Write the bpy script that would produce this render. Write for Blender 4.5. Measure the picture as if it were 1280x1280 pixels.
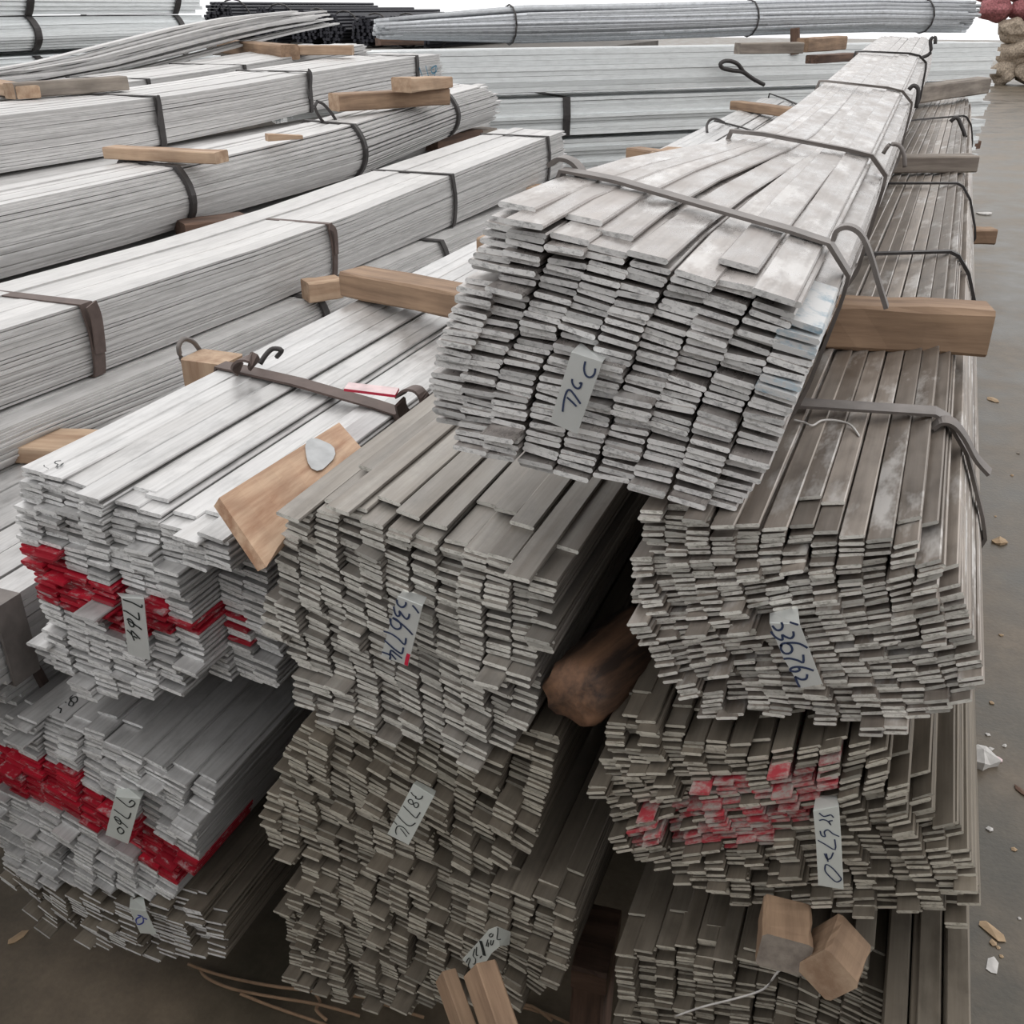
import bpy, math, random
from mathutils import Vector, Matrix
random.seed(7)
R = random.Random(11)
for o in list(bpy.data.objects):
    bpy.data.objects.remove(o)
scene = bpy.context.scene
COL = scene.collection

# ------------------------------------------------------------------ camera
# Y runs along the bars, X to the right, Z up; 1 unit = 1 m
FPX, VPX, VPY, CAMH = 1250.0, 1185.0, 8.0, 1.5
TH = math.atan((640 - VPY) / FPX)
PSI = math.atan((VPX - 640) / (FPX / math.cos(TH)))
FWD = Vector((-math.sin(PSI) * math.cos(TH), math.cos(PSI) * math.cos(TH), -math.sin(TH)))
RGT = Vector((math.cos(PSI), math.sin(PSI), 0))
UPV = RGT.cross(FWD)
EYE = Vector((0, 0, CAMH))
cd = bpy.data.cameras.new('camera')
cd.sensor_width = 36; cd.sensor_height = 36; cd.sensor_fit = 'HORIZONTAL'
cd.lens = 36 * FPX / 1280; cd.clip_start = 0.02; cd.clip_end = 200
cam = bpy.data.objects.new('camera', cd); COL.objects.link(cam)
m3 = Matrix((RGT, UPV, -FWD)).transposed()
cam.matrix_world = Matrix.Translation(EYE) @ m3.to_4x4()
scene.camera = cam

# ------------------------------------------------------------------ light
vs = scene.view_settings
vs.view_transform = 'Standard'; vs.look = 'None'; vs.gamma = 1.0; vs.use_curve_mapping = False
vs.exposure = 0.0
world = bpy.data.worlds.new('overcast'); scene.world = world; world.use_nodes = True
wn = world.node_tree.nodes; wl = world.node_tree.links
bg = wn['Background']
tc = wn.new('ShaderNodeTexCoord'); sep = wn.new('ShaderNodeSeparateXYZ')
wl.new(tc.outputs['Generated'], sep.inputs[0])
rmp = wn.new('ShaderNodeValToRGB')
rmp.color_ramp.elements[0].position = 0.0; rmp.color_ramp.elements[0].color = (0.84, 0.845, 0.855, 1)
rmp.color_ramp.elements[1].position = 0.9; rmp.color_ramp.elements[1].color = (1.0, 0.985, 0.965, 1)
wl.new(sep.outputs['Z'], rmp.inputs[0]); wl.new(rmp.outputs[0], bg.inputs['Color'])
bg.inputs['Strength'].default_value = 1.45
sd = bpy.data.lights.new('veiled_sun', 'SUN'); sd.energy = 0.2; sd.angle = math.radians(70); sd.color = (1.0, 0.98, 0.95)
sun = bpy.data.objects.new('veiled_sun', sd); COL.objects.link(sun); sun.location = (-2, 6, 8)
sun.rotation_euler = Vector((0.25, -0.85, -0.75)).to_track_quat('-Z', 'Y').to_euler()   # from the far end of the shed, down towards us

# ------------------------------------------------------------------ measuring helpers (pixel of the photo -> point of the world)
def ray(px, py): return FWD + RGT * ((px - 640) / FPX) + UPV * ((640 - py) / FPX)
def atY(px, py, Y): d = ray(px, py); return EYE + d * (Y / d.y)
def atX(px, py, X): d = ray(px, py); return EYE + d * (X / d.x)
def atZ(px, py, Z): d = ray(px, py); return EYE + d * ((Z - CAMH) / d.z)
def atP(px, py, p, n): d = ray(px, py); return EYE + d * ((p - EYE).dot(n) / d.dot(n))
def topx(P):
    v = P - EYE; z = v.dot(FWD); return (640 + FPX * v.dot(RGT) / z, 640 - FPX * v.dot(UPV) / z)
def inside(x, y, poly):
    c = False; j = len(poly) - 1
    for i in range(len(poly)):
        xi, yi = poly[i]; xj, yj = poly[j]
        if (yi > y) != (yj > y) and x < (xj - xi) * (y - yi) / (yj - yi) + xi: c = not c
        j = i
    return c
def interp(tab, x):
    if x <= tab[0][0]: return tab[0][1]
    for a, b in zip(tab, tab[1:]):
        if x <= b[0]: return a[1] + (b[1] - a[1]) * (x - a[0]) / max(b[0] - a[0], 1e-9)
    return tab[-1][1]

# ------------------------------------------------------------------ materials
def newmat(name):
    m = bpy.data.materials.new(name); m.use_nodes = True
    return m, m.node_tree.nodes, m.node_tree.links, m.node_tree.nodes['Principled BSDF']
def rnd_value(n, l):
    oi = n.new('ShaderNodeObjectInfo'); ge = n.new('ShaderNodeNewGeometry')
    a = n.new('ShaderNodeMath'); a.operation = 'ADD'
    l.new(oi.outputs['Random'], a.inputs[0]); l.new(ge.outputs['Random Per Island'], a.inputs[1])
    f = n.new('ShaderNodeMath'); f.operation = 'FRACT'; l.new(a.outputs[0], f.inputs[0]); return f.outputs[0]
def mix(n, l, fac, a, b, mode='MIX'):
    x = n.new('ShaderNodeMix'); x.data_type = 'RGBA'; x.blend_type = mode
    for s, v in ((x.inputs[0], fac), (x.inputs[6], a), (x.inputs[7], b)):
        if hasattr(v, 'links'): l.new(v, s)
        elif isinstance(v, tuple): s.default_value = (*v, 1) if len(v) == 3 else v
        else: s.default_value = v
    return x.outputs[2]
def ramp(n, l, src, stops):
    r = n.new('ShaderNodeValToRGB'); e = r.color_ramp.elements
    while len(e) < len(stops): e.new(0.5)
    for k, (p, c) in enumerate(stops):
        e[k].position = p; e[k].color = (c, c, c, 1) if not isinstance(c, tuple) else (*c, 1)
    l.new(src, r.inputs[0]); return r.outputs[0]
def noise(n, l, vec, scale, detail=4.0, rough=0.55):
    t = n.new('ShaderNodeTexNoise'); t.inputs['Scale'].default_value = scale
    t.inputs['Detail'].default_value = detail; t.inputs['Roughness'].default_value = rough
    if vec is not None: l.new(vec, t.inputs['Vector'])
    return t.outputs['Fac']
def coords(n, l, scale, rnd=None):
    t = n.new('ShaderNodeTexCoord'); mp = n.new('ShaderNodeMapping'); mp.inputs['Scale'].default_value = scale
    l.new(t.outputs['Object'], mp.inputs['Vector'])
    if rnd is None: return mp.outputs[0]
    mu = n.new('ShaderNodeMath'); mu.operation = 'MULTIPLY'; mu.inputs[1].default_value = 57.0; l.new(rnd, mu.inputs[0])
    va = n.new('ShaderNodeVectorMath'); va.operation = 'ADD'; l.new(mp.outputs[0], va.inputs[0]); l.new(mu.outputs[0], va.inputs[1])
    return va.outputs[0]
def steel(name, base, dirt, dirtamt=0.35, rough=(0.34, 0.6), metal=0.55, var=0.25, smear=0.0, mott=0.8):
    m, n, l, b = newmat(name)
    r = rnd_value(n, l)
    v = coords(n, l, (26, 1.3, 26), r)
    streak = noise(n, l, v, 1.6, 5)
    v2 = coords(n, l, (30, 14, 30), r)
    blot = noise(n, l, v2, 1.0, 6, 0.65)
    tint = ramp(n, l, r, [(0.0, 1 - var), (0.5, 1 - var * 0.35), (1.0, 1 + var * 0.3)])
    c = mix(n, l, 1.0, base, tint, 'MULTIPLY')
    df = ramp(n, l, streak, [(0.42, 0.0), (0.72, 1.0)])
    dm = n.new('ShaderNodeMath'); dm.operation = 'MULTIPLY'; dm.inputs[1].default_value = dirtamt; l.new(df, dm.inputs[0])
    c = mix(n, l, dm.outputs[0], c, dirt)
    bl = ramp(n, l, blot, [(0.3, 0.66), (0.52, 1.0), (0.8, 1.12)])
    v3 = coords(n, l, (220, 9, 220), r); scr = noise(n, l, v3, 1.0, 3, 0.6)
    c = mix(n, l, 0.5, c, ramp(n, l, scr, [(0.3, 0.72), (0.6, 1.05)]), 'MULTIPLY')
    c = mix(n, l, mott, c, bl, 'MULTIPLY')
    if smear:
        v4 = coords(n, l, (16, 5, 16), r); sm = noise(n, l, v4, 1.0, 5, 0.7)
        c = mix(n, l, ramp(n, l, sm, [(0.54, 0.0), (0.64, smear)]), c, (0.80, 0.79, 0.78))  # whitish patches: wiped smears, plus glossy glare painted into the colour
    l.new(c, b.inputs['Base Color'])
    rr = n.new('ShaderNodeMapRange'); rr.inputs['From Min'].default_value = 0.35; rr.inputs['From Max'].default_value = 0.7
    rr.inputs['To Min'].default_value = rough[0]; rr.inputs['To Max'].default_value = rough[1]
    l.new(blot, rr.inputs['Value']); l.new(rr.outputs[0], b.inputs['Roughness'])
    b.inputs['Metallic'].default_value = metal
    bp = n.new('ShaderNodeBump'); bp.inputs['Strength'].default_value = 0.12; bp.inputs['Distance'].default_value = 0.002
    l.new(blot, bp.inputs['Height']); l.new(bp.outputs[0], b.inputs['Normal'])
    return m
def cut_end(name, base, dark, var=0.3):
    m, n, l, b = newmat(name)
    r = rnd_value(n, l)
    v = coords(n, l, (90, 90, 160), r)
    ns = noise(n, l, v, 1.6, 5, 0.7)
    tint = ramp(n, l, r, [(0.0, 1 - var), (0.4, 1.0), (1.0, 1.12)])
    c = mix(n, l, 1.0, base, tint, 'MULTIPLY')
    c = mix(n, l, ramp(n, l, ns, [(0.5, 0.0), (0.72, 0.85)]), c, dark)
    l.new(c, b.inputs['Base Color']); b.inputs['Roughness'].default_value = 0.5; b.inputs['Metallic'].default_value = 0.15
    bp = n.new('ShaderNodeBump'); bp.inputs['Strength'].default_value = 0.3; bp.inputs['Distance'].default_value = 0.001
    l.new(ns, bp.inputs['Height']); l.new(bp.outputs[0], b.inputs['Normal'])
    return m
def red_paint(name, col, under, cover):
    m, n, l, b = newmat(name)
    r = rnd_value(n, l); v = coords(n, l, (40, 40, 90), r)
    ns = noise(n, l, v, 1.2, 5, 0.7)
    f = ramp(n, l, ns, [(cover - 0.08, 1.0), (cover + 0.1, 0.0)])
    tint = ramp(n, l, r, [(0.0, 0.6), (1.0, 1.15)])
    c = mix(n, l, f, under, mix(n, l, 1.0, col, tint, 'MULTIPLY'))
    l.new(c, b.inputs['Base Color']); b.inputs['Roughness'].default_value = 0.38
    return m
def wood(name, light, dark, axis=0, scale=1.0, rough=0.75):
    m, n, l, b = newmat(name)
    oi = n.new('ShaderNodeObjectInfo')
    s = [34 * scale, 34 * scale, 34 * scale]; s[axis] = 3.0 * scale
    v = coords(n, l, tuple(s), oi.outputs['Random'])
    g = noise(n, l, v, 1.0, 6, 0.65)
    v2 = coords(n, l, (9, 9, 9), oi.outputs['Random'])
    bl = noise(n, l, v2, 1.0, 3)
    c = mix(n, l, ramp(n, l, g, [(0.36, 0.0), (0.62, 1.0)]), dark, light)
    c = mix(n, l, 0.7, c, ramp(n, l, bl, [(0.3, 0.62), (0.6, 1.0)]), 'MULTIPLY')
    l.new(c, b.inputs['Base Color']); b.inputs['Roughness'].default_value = rough
    bp = n.new('ShaderNodeBump'); bp.inputs['Strength'].default_value = 0.4; bp.inputs['Distance'].default_value = 0.003
    l.new(g, bp.inputs['Height']); l.new(bp.outputs[0], b.inputs['Normal'])
    return m
def plain(name, col, rough=0.6, metal=0.0, var=0.25, sc=40):
    m, n, l, b = newmat(name)
    v = coords(n, l, (sc, sc, sc)); ns = noise(n, l, v, 1.0, 4)
    c = mix(n, l, 1.0, col, ramp(n, l, ns, [(0.3, 1 - var), (0.7, 1 + var * 0.4)]), 'MULTIPLY')
    l.new(c, b.inputs['Base Color']); b.inputs['Roughness'].default_value = rough; b.inputs['Metallic'].default_value = metal
    return m
M = {}
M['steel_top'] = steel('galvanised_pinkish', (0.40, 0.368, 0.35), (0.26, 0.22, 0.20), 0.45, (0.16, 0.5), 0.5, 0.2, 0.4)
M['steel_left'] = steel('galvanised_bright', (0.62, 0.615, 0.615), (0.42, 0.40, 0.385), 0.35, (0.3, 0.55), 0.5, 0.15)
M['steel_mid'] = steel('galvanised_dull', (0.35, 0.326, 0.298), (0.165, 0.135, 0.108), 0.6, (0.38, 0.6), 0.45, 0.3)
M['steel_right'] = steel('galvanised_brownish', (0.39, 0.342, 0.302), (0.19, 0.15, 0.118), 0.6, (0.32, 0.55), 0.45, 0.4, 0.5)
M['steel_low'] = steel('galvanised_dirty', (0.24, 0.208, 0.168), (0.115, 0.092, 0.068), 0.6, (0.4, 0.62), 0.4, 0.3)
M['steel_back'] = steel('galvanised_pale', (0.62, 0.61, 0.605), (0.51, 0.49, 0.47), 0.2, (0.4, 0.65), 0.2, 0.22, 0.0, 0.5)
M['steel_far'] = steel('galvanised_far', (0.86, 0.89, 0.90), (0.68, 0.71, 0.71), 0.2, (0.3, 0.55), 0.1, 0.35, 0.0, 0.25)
M['steel_rod'] = steel('dull_rod', (0.60, 0.62, 0.65), (0.38, 0.39, 0.41), 0.3, (0.3, 0.55), 0.4, 0.5)
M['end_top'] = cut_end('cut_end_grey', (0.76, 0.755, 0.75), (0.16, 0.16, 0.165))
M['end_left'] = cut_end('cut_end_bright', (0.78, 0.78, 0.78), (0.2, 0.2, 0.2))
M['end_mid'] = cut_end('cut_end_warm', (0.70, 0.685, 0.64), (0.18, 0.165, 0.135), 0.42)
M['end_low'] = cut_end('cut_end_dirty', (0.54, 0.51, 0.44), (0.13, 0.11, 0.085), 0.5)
M['red'] = red_paint('red_paint', (0.42, 0.012, 0.03), (0.5, 0.48, 0.48), 0.62)
M['blue_thin'] = red_paint('thin_blue_spray', (0.36, 0.50, 0.60), (0.55, 0.55, 0.55), 0.42)
M['red_thin'] = red_paint('thin_red_paint', (0.42, 0.05, 0.065), (0.42, 0.38, 0.35), 0.5)
M['strap'] = plain('rusty_strap', (0.13, 0.095, 0.085), 0.6, 0.3)
M['strap_grey'] = plain('dull_grey_strap', (0.2, 0.18, 0.17), 0.5, 0.5)
M['wire'] = plain('dark_wire', (0.06, 0.055, 0.055), 0.55, 0.4)
M['tag'] = plain('tin_tag', (0.74, 0.76, 0.75), 0.32, 0.4, 0.1, 15)
M['tag_paint'] = plain('pale_tag', (0.66, 0.69, 0.66), 0.5, 0.2, 0.12, 15)
M['ink'] = plain('black_ink', (0.02, 0.025, 0.025), 0.5)
M['ink_blue'] = plain('blue_ink', (0.03, 0.045, 0.10), 0.5)
M['ink_bright'] = plain('bright_blue_ink', (0.03, 0.05, 0.35), 0.5)
M['ink_teal'] = plain('teal_ink', (0.06, 0.2, 0.3), 0.5)
M['red_mark'] = plain('red_mark', (0.6, 0.02, 0.06), 0.5)
M['pink'] = plain('pink_card', (0.72, 0.55, 0.56), 0.5)
M['wood'] = wood('sawn_timber', (0.36, 0.24, 0.155), (0.2, 0.125, 0.08))
M['wood_pale'] = wood('pale_timber', (0.50, 0.36, 0.25), (0.33, 0.21, 0.135))
M['wood_grey'] = wood('weathered_timber', (0.30, 0.26, 0.22), (0.17, 0.14, 0.12))
M['wood_dark'] = wood('dark_timber', (0.17, 0.10, 0.07), (0.06, 0.035, 0.025))
M['wood_ply'] = wood('stained_board', (0.60, 0.42, 0.29), (0.36, 0.2, 0.12), 0, 1.4)
M['patch'] = plain('grey_smear', (0.45, 0.46, 0.47), 0.6)
M['bark'] = wood('log_wood', (0.22, 0.115, 0.065), (0.035, 0.02, 0.014), 0, 0.9)
M['twig'] = plain('dry_twig', (0.28, 0.18, 0.11), 0.8)
M['black_rod'] = plain('black_rod', (0.03, 0.03, 0.04), 0.5, 0.3)
M['paper'] = plain('white_scrap', (0.62, 0.6, 0.58), 0.7)
M['chip'] = plain('wood_chip', (0.45, 0.32, 0.2), 0.8)
M['sack'] = plain('tan_bale', (0.38, 0.31, 0.24), 0.85, 0, 0.6, 9)
M['sack_red'] = plain('reddish_bale', (0.36, 0.13, 0.14), 0.85, 0, 0.6, 9)
def floor_mat():
    m, n, l, b = newmat('dusty_concrete')
    v = coords(n, l, (1, 1, 1))
    a = noise(n, l, v, 2.2, 6, 0.6); d = noise(n, l, v, 14, 5, 0.6); g = noise(n, l, v, 90, 3, 0.6)
    c = mix(n, l, ramp(n, l, a, [(0.38, 0.0), (0.62, 1.0)]), (0.066, 0.057, 0.041), (0.17, 0.134, 0.097))
    c = mix(n, l, 0.55, c, ramp(n, l, d, [(0.3, 0.55), (0.7, 1.1)]), 'MULTIPLY')
    c = mix(n, l, 0.35, c, ramp(n, l, g, [(0.3, 0.6), (0.7, 1.15)]), 'MULTIPLY')
    l.new(c, b.inputs['Base Color'])
    l.new(ramp(n, l, a, [(0.35, 0.3), (0.6, 0.5)]), b.inputs['Roughness'])
    bp = n.new('ShaderNodeBump'); bp.inputs['Strength'].default_value = 0.25; bp.inputs['Distance'].default_value = 0.004
    l.new(g, bp.inputs['Height']); l.new(bp.outputs[0], b.inputs['Normal'])
    return m
M['floor'] = floor_mat()
M['wall'] = plain('unseen_masonry', (0.12, 0.11, 0.10), 0.9, 0, 0.4, 6)

# ------------------------------------------------------------------ mesh helpers
def mesh(name, verts, faces, mats, fmat=None, smooth=False):
    me = bpy.data.meshes.new(name); me.from_pydata([tuple(v) for v in verts], [], faces)
    for m in mats: me.materials.append(M[m] if isinstance(m, str) else m)
    if fmat: me.polygons.foreach_set('material_index', fmat)
    if smooth: me.polygons.foreach_set('use_smooth', [True] * len(me.polygons))
    me.update(); return me
def thing(name, label, cat, loc, group=None):
    o = bpy.data.objects.new(name, None); o.empty_display_size = 0.1; COL.objects.link(o); o.location = loc
    o['label'] = label; o['category'] = cat
    if group: o['group'] = group
    return o
def part(name, me, parent, mat=None, label=None, stuff=False):
    o = bpy.data.objects.new(name, me); COL.objects.link(o)
    if parent is not None:
        o.parent = parent
    if mat is not None: o.matrix_basis = mat
    if label: o['label'] = label
    if stuff: o['kind'] = 'stuff'
    return o
def origin(o):
    p = Vector(o.location)
    while o.parent is not None: o = o.parent; p += Vector(o.location)
    return p
def wpart(name, me_verts, faces, mats, parent, fmat=None, smooth=False, label=None):
    """a part given in world coordinates"""
    off = origin(parent) if parent is not None else Vector()
    me = mesh(name, [Vector(v) - off for v in me_verts], faces, mats, fmat, smooth)
    return part(name, me, parent, None, label)
def single(name, verts, faces, mats, label, cat, group=None, fmat=None, smooth=False, base=None):
    if base is None: base = sum((Vector(v) for v in verts), Vector()) / len(verts)
    o = part(name, mesh(name, [Vector(v) - base for v in verts], faces, mats, fmat, smooth), None)
    o.location = base; o['label'] = label; o['category'] = cat
    if group: o['group'] = group
    return o
def tube_geo(pts, r, n=6, vs=None, fs=None, taper=None):
    pts = [Vector(p) for p in pts]
    vs = [] if vs is None else vs; fs = [] if fs is None else fs; b0 = len(vs)
    ref = None
    for i, p in enumerate(pts):
        t = (pts[min(i + 1, len(pts) - 1)] - pts[max(i - 1, 0)]).normalized()
        if ref is None or abs(ref.dot(t)) > 0.95: ref = Vector((0, 0, 1)) if abs(t.z) < 0.9 else Vector((1, 0, 0))
        a = t.cross(ref).normalized(); bb = t.cross(a); ref = -bb if False else ref
        rr = r if taper is None else r * taper(i / (len(pts) - 1))
        for k in range(n):
            an = 2 * math.pi * k / n; vs.append(p + (a * math.cos(an) + bb * math.sin(an)) * rr)
    for i in range(len(pts) - 1):
        for k in range(n):
            k2 = (k + 1) % n
            fs.append((b0 + i * n + k, b0 + i * n + k2, b0 + (i + 1) * n + k2, b0 + (i + 1) * n + k))
    fs.append(tuple(b0 + k for k in reversed(range(n)))); e = b0 + (len(pts) - 1) * n
    fs.append(tuple(e + k for k in range(n)))
    return vs, fs
def smooth_path(pts, k=4):
    pts = [Vector(p) for p in pts]; out = []
    for i in range(len(pts) - 1):
        p0 = pts[max(i - 1, 0)]; p1 = pts[i]; p2 = pts[i + 1]; p3 = pts[min(i + 2, len(pts) - 1)]
        for j in range(k):
            t = j / k
            out.append(0.5 * ((2 * p1) + (p2 - p0) * t + (2 * p0 - 5 * p1 + 4 * p2 - p3) * t * t + (3 * p1 - p0 - 3 * p2 + p3) * t ** 3))
    out.append(pts[-1]); return out
def ribbon_geo(pts, side, width, thick):
    """flat bar along pts; side = width direction"""
    vs = []; fs = []; pts = [Vector(p) for p in pts]; side = Vector(side).normalized(); n = len(pts)
    for i, p in enumerate(pts):
        t = (pts[min(i + 1, n - 1)] - pts[max(i - 1, 0)]).normalized()
        s = (side - t * side.dot(t)).normalized(); nn = t.cross(s).normalized()
        for a, b in ((-1, -1), (1, -1), (1, 1), (-1, 1)): vs.append(p + s * (a * width / 2) + nn * (b * thick / 2))
    for i in range(n - 1):
        for k in range(4):
            k2 = (k + 1) % 4; fs.append((4 * i + k, 4 * i + k2, 4 * i + 4 + k2, 4 * i + 4 + k))
    fs.append((3, 2, 1, 0)); e = 4 * (n - 1); fs.append((e, e + 1, e + 2, e + 3))
    return vs, fs
def hull(pts):
    pts = sorted(set((round(a, 5), round(b, 5)) for a, b in pts))
    def half(ps):
        h = []
        for p in ps:
            while len(h) > 1 and (h[-1][0] - h[-2][0]) * (p[1] - h[-2][1]) - (h[-1][1] - h[-2][1]) * (p[0] - h[-2][0]) <= 0: h.pop()
            h.append(p)
        return h[:-1]
    return half(pts) + half(pts[::-1])

# ------------------------------------------------------------------ floor
S = 60
floor = part('floor', mesh('floor', [(-S, -S, 0), (S, -S, 0), (S, S, 0), (-S, S, 0)], [(0, 1, 2, 3)], ['floor']), None)
floor['kind'] = 'structure'
def slab(name, x0, x1, y0, y1, z0, z1, mat):
    v = [(x, y, z) for z in (z0, z1) for y in (y0, y1) for x in (x0, x1)]
    o = part(name, mesh(name, v, [(0, 2, 3, 1), (4, 5, 7, 6), (0, 1, 5, 4), (2, 6, 7, 3), (0, 4, 6, 2), (1, 3, 7, 5)], [mat]), None); o['kind'] = 'structure'; return o
# unseen wall added behind the viewer to shade the foot of the stacks
slab('shade_wall', -8, 8, -2.4, -2.2, 0, 2.1, 'wall')

# ------------------------------------------------------------------ bundles of flat bars whose cut ends face us
def bar_mesh(w, t, L, mats, red=False, bend=0.0, tip=0.14, curve=None):
    c = min(t * 0.3, 0.0016)
    prof = [(-w / 2 + c, -t / 2), (w / 2 - c, -t / 2), (w / 2, -t / 2 + c), (w / 2, t / 2 - c), (w / 2 - c, t / 2), (-w / 2 + c, t / 2), (-w / 2, t / 2 - c), (-w / 2, -t / 2 + c)]
    ys = [(0.0, bend), (tip, 0.0), (L, 0.0)]
    if curve: ys = [(0.0, bend), (tip, 0.0), (0.35, 0), (0.55, 0), (0.75, 0), (0.95, 0), (1.4, 0), (2.6, 0), (4.2, 0), (L, 0.0)]
    cu = curve or (lambda y: (0, 0))
    vs = [(x + cu(y)[0], y, z + b + cu(y)[1]) for (y, b) in ys for (x, z) in prof]; fs = []; fm = []; e = 8 * (len(ys) - 1)
    for i in range(len(ys) - 1):
        for k in range(8):
            k2 = (k + 1) % 8; fs.append((8 * i + k, 8 * i + 8 + k, 8 * i + 8 + k2, 8 * i + k2)); fm.append(2 if (red and i == 0) else 0)
    fs.append(tuple(range(8))); fm.append(2 if red else 1)
    fs.append(tuple(e + k for k in reversed(range(8)))); fm.append(1)
    return vs, fs, fm
class Bundle: pass
def end_bundle(label, poly, Yf, w, t, slopes, lean, mats, L=6.0, far=(0, 0), roll_far=0.0, red=None, redp=1.0, yfun=None,
               pack=0.012, proud=0.05, topjit=0.03, gap=1.06, seed=1, group='bundles of flat bars with their cut ends facing us', name='flat_bar_bundle', limit=300, minz=0.0, bend=None, wf=0.975, tf=0.84):
    rr = random.Random(seed)
    P2 = [(atY(x, y, Yf).x, atY(x, y, Yf).z) for x, y in poly]
    xs = [p[0] for p in P2]; zs = [p[1] for p in P2]; x0, x1, z0, z1 = min(xs), max(xs), min(zs), max(zs)
    cx, cz = (x0 + x1) / 2, (z0 + z1) / 2
    sl = []
    for (px, py, s) in slopes:
        a = atY(px - 20, py - 20 * s, Yf); b = atY(px + 20, py + 20 * s, Yf); c = atY(px, py, Yf)
        sl.append((c.x, c.z, math.atan2(b.z - a.z, b.x - a.x)))
    def angle(x, z):
        W = 0; A = 0
        for (sx, sz, a) in sl:
            d = 1 / ((x - sx) ** 2 + (z - sz) ** 2 + 0.0009) ** 1.5; W += d; A += d * a
        return A / W
    def edges(z):
        c = []
        for (xa, za), (xb, zb) in zip(P2, P2[1:] + P2[:1]):
            if (za > z) != (zb > z): c.append(xa + (xb - xa) * (z - za) / (zb - za))
        c.sort(); return list(zip(c[::2], c[1::2]))
    # lean: list of (py, px) giving the run of the columns down the face
    lp = sorted((atY(px, py, Yf).z, atY(px, py, Yf).x) for (py, px) in lean)
    mid = interp(lp, cz)
    root = thing(name, label, 'bundle', (cx, Yf, max(z0, minz)), group)
    bars = []
    ncol = int((x1 - x0) / (w * 0.98)) + 8
    for i in range(-ncol, ncol + 1):
        z = z0 + rr.uniform(-t, 0); off = 0; left = 0; jx = 0; ph = rr.uniform(0, 6); colb = []
        while z < z1 + t:
            if left <= 0: left = rr.choice((1, 2, 3, 4, 5, 6, 8, 10)); off = rr.gauss(0, pack); jx = rr.gauss(0, w * 0.045)
            left -= 1
            x = cx + i * w * 1.0 + interp(lp, z) - mid
            x += jx + rr.gauss(0, w * 0.015)
            a = angle(x, z)
            ex = edges(z)
            if ex:
                hw = w * 0.5 * abs(math.cos(a))
                for l_, r_ in ex:
                    if l_ < x < r_:
                        if x - hw < l_: x += (l_ - x + hw) * 0.6
                        elif x + hw > r_: x -= (x + hw - r_) * 0.6
                        break
            if inside(x, z, P2):
                y = Yf + off + rr.gauss(0, 0.0025)
                if rr.random() < proud: y -= rr.uniform(0.006, 0.024)
                if yfun: y += yfun(x, z, topx(Vector((x, Yf, z))))
                colb.append([x, y, z, a + rr.gauss(0, 0.035)])
            z += t * gap * (1 + 0.12 * rr.random()) / max(0.6, math.cos(a))
            if rr.random() < 0.02: z += t * 0.5
        if colb:
            colb[-1][1] += rr.uniform(-topjit * 0.4, topjit)
            for q, bbar in enumerate(colb): bars.append((bbar, q == len(colb) - 1, q))
    xmax = max(b[0][0] for b in bars)
    out = []
    for (x, y, z, a), top, q in bars:
        dx, dz = x - cx, z - cz
        ca, sa = math.cos(roll_far), math.sin(roll_far)
        le = interp(lp, z) - mid
        fx = cx + (dx - le * 0.6) * ca - dz * sa + far[0]; fz = cz + dx * sa + dz * ca + far[1]
        p0 = Vector((x, y, z)); p1 = Vector((fx, y + L, fz))
        tip = topx(p0)
        isred = bool(red) and any(inside(tip[0], tip[1], rp) for rp in red) and rr.random() < redp
        ub = min(7, max(0, int((x - x0) / (x1 - x0) * 8))) if bend else 0
        out.append((p0, p1, a, top, isred, ub))
    # which ones become parts of their own: top row, right flank, then the most proud
    def score(b):
        p0 = b[0]; return (0 if b[3] else 1, p0.y)
    out.sort(key=score)
    meshes = {}
    for red_ in (False, True):
        for k in range(4):
            for ub in range(8 if bend else 1):
                v, f, fm = bar_mesh(w * wf, t * tf, L, mats, red_, (k - 1.5) * 0.0011, 0.14, (lambda y, ub=ub: bend((ub + 0.5) / 8, y)) if bend else None)
                meshes[(red_, k, ub)] = (v, f, fm, None)
    shared = {}
    sv, sf, sm = [], [], []
    base = Vector(root.location)
    for idx, (p0, p1, a, top, isred, ub) in enumerate(out):
        d = (p1 - p0).normalized()
        xa = Vector((math.cos(a), 0, math.sin(a))); xa = (xa - d * xa.dot(d)).normalized(); za = xa.cross(d)
        mt = Matrix((xa, d, za)).transposed().to_4x4(); mt.translation = p0 - base
        key = (isred, rr.randint(0, 3), ub)
        v, f, fm, _ = meshes[key]
        if idx < limit:
            if key not in shared: shared[key] = mesh('flat_bar', v, f, mats, fm)
            part('flat_bar', shared[key], root, mt)
        else:
            b0 = len(sv); sv.extend(mt @ Vector(q) for q in v); sf.extend(tuple(b0 + q for q in ff) for ff in f); sm.extend(fm)
    if sv: part('inner_bars', mesh('inner_bars', sv, sf, mats, sm), root, None, None, True)
    B = Bundle(); B.root = root; B.w = w; B.t = t
    B.bars = [(p0, p1, a, bend((ub + 0.5) / 8, 0) if False else ub) for (p0, p1, a, _, _, ub) in out]
    def section(Y):
        pts = []
        for p0, p1, a, ub in B.bars:
            u = (Y - p0.y) / (p1.y - p0.y); c = p0 + (p1 - p0) * u
            if bend: q = bend((ub + 0.5) / 8, Y - p0.y); c = c + Vector((q[0], 0, q[1]))
            for sx in (-1, 1):
                for sz in (-1, 1): pts.append((c.x + sx * w / 2 * math.cos(a) - sz * t / 2 * math.sin(a), c.z + sx * w / 2 * math.sin(a) + sz * t / 2 * math.cos(a)))
        return pts
    B.section = section
    return B

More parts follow.
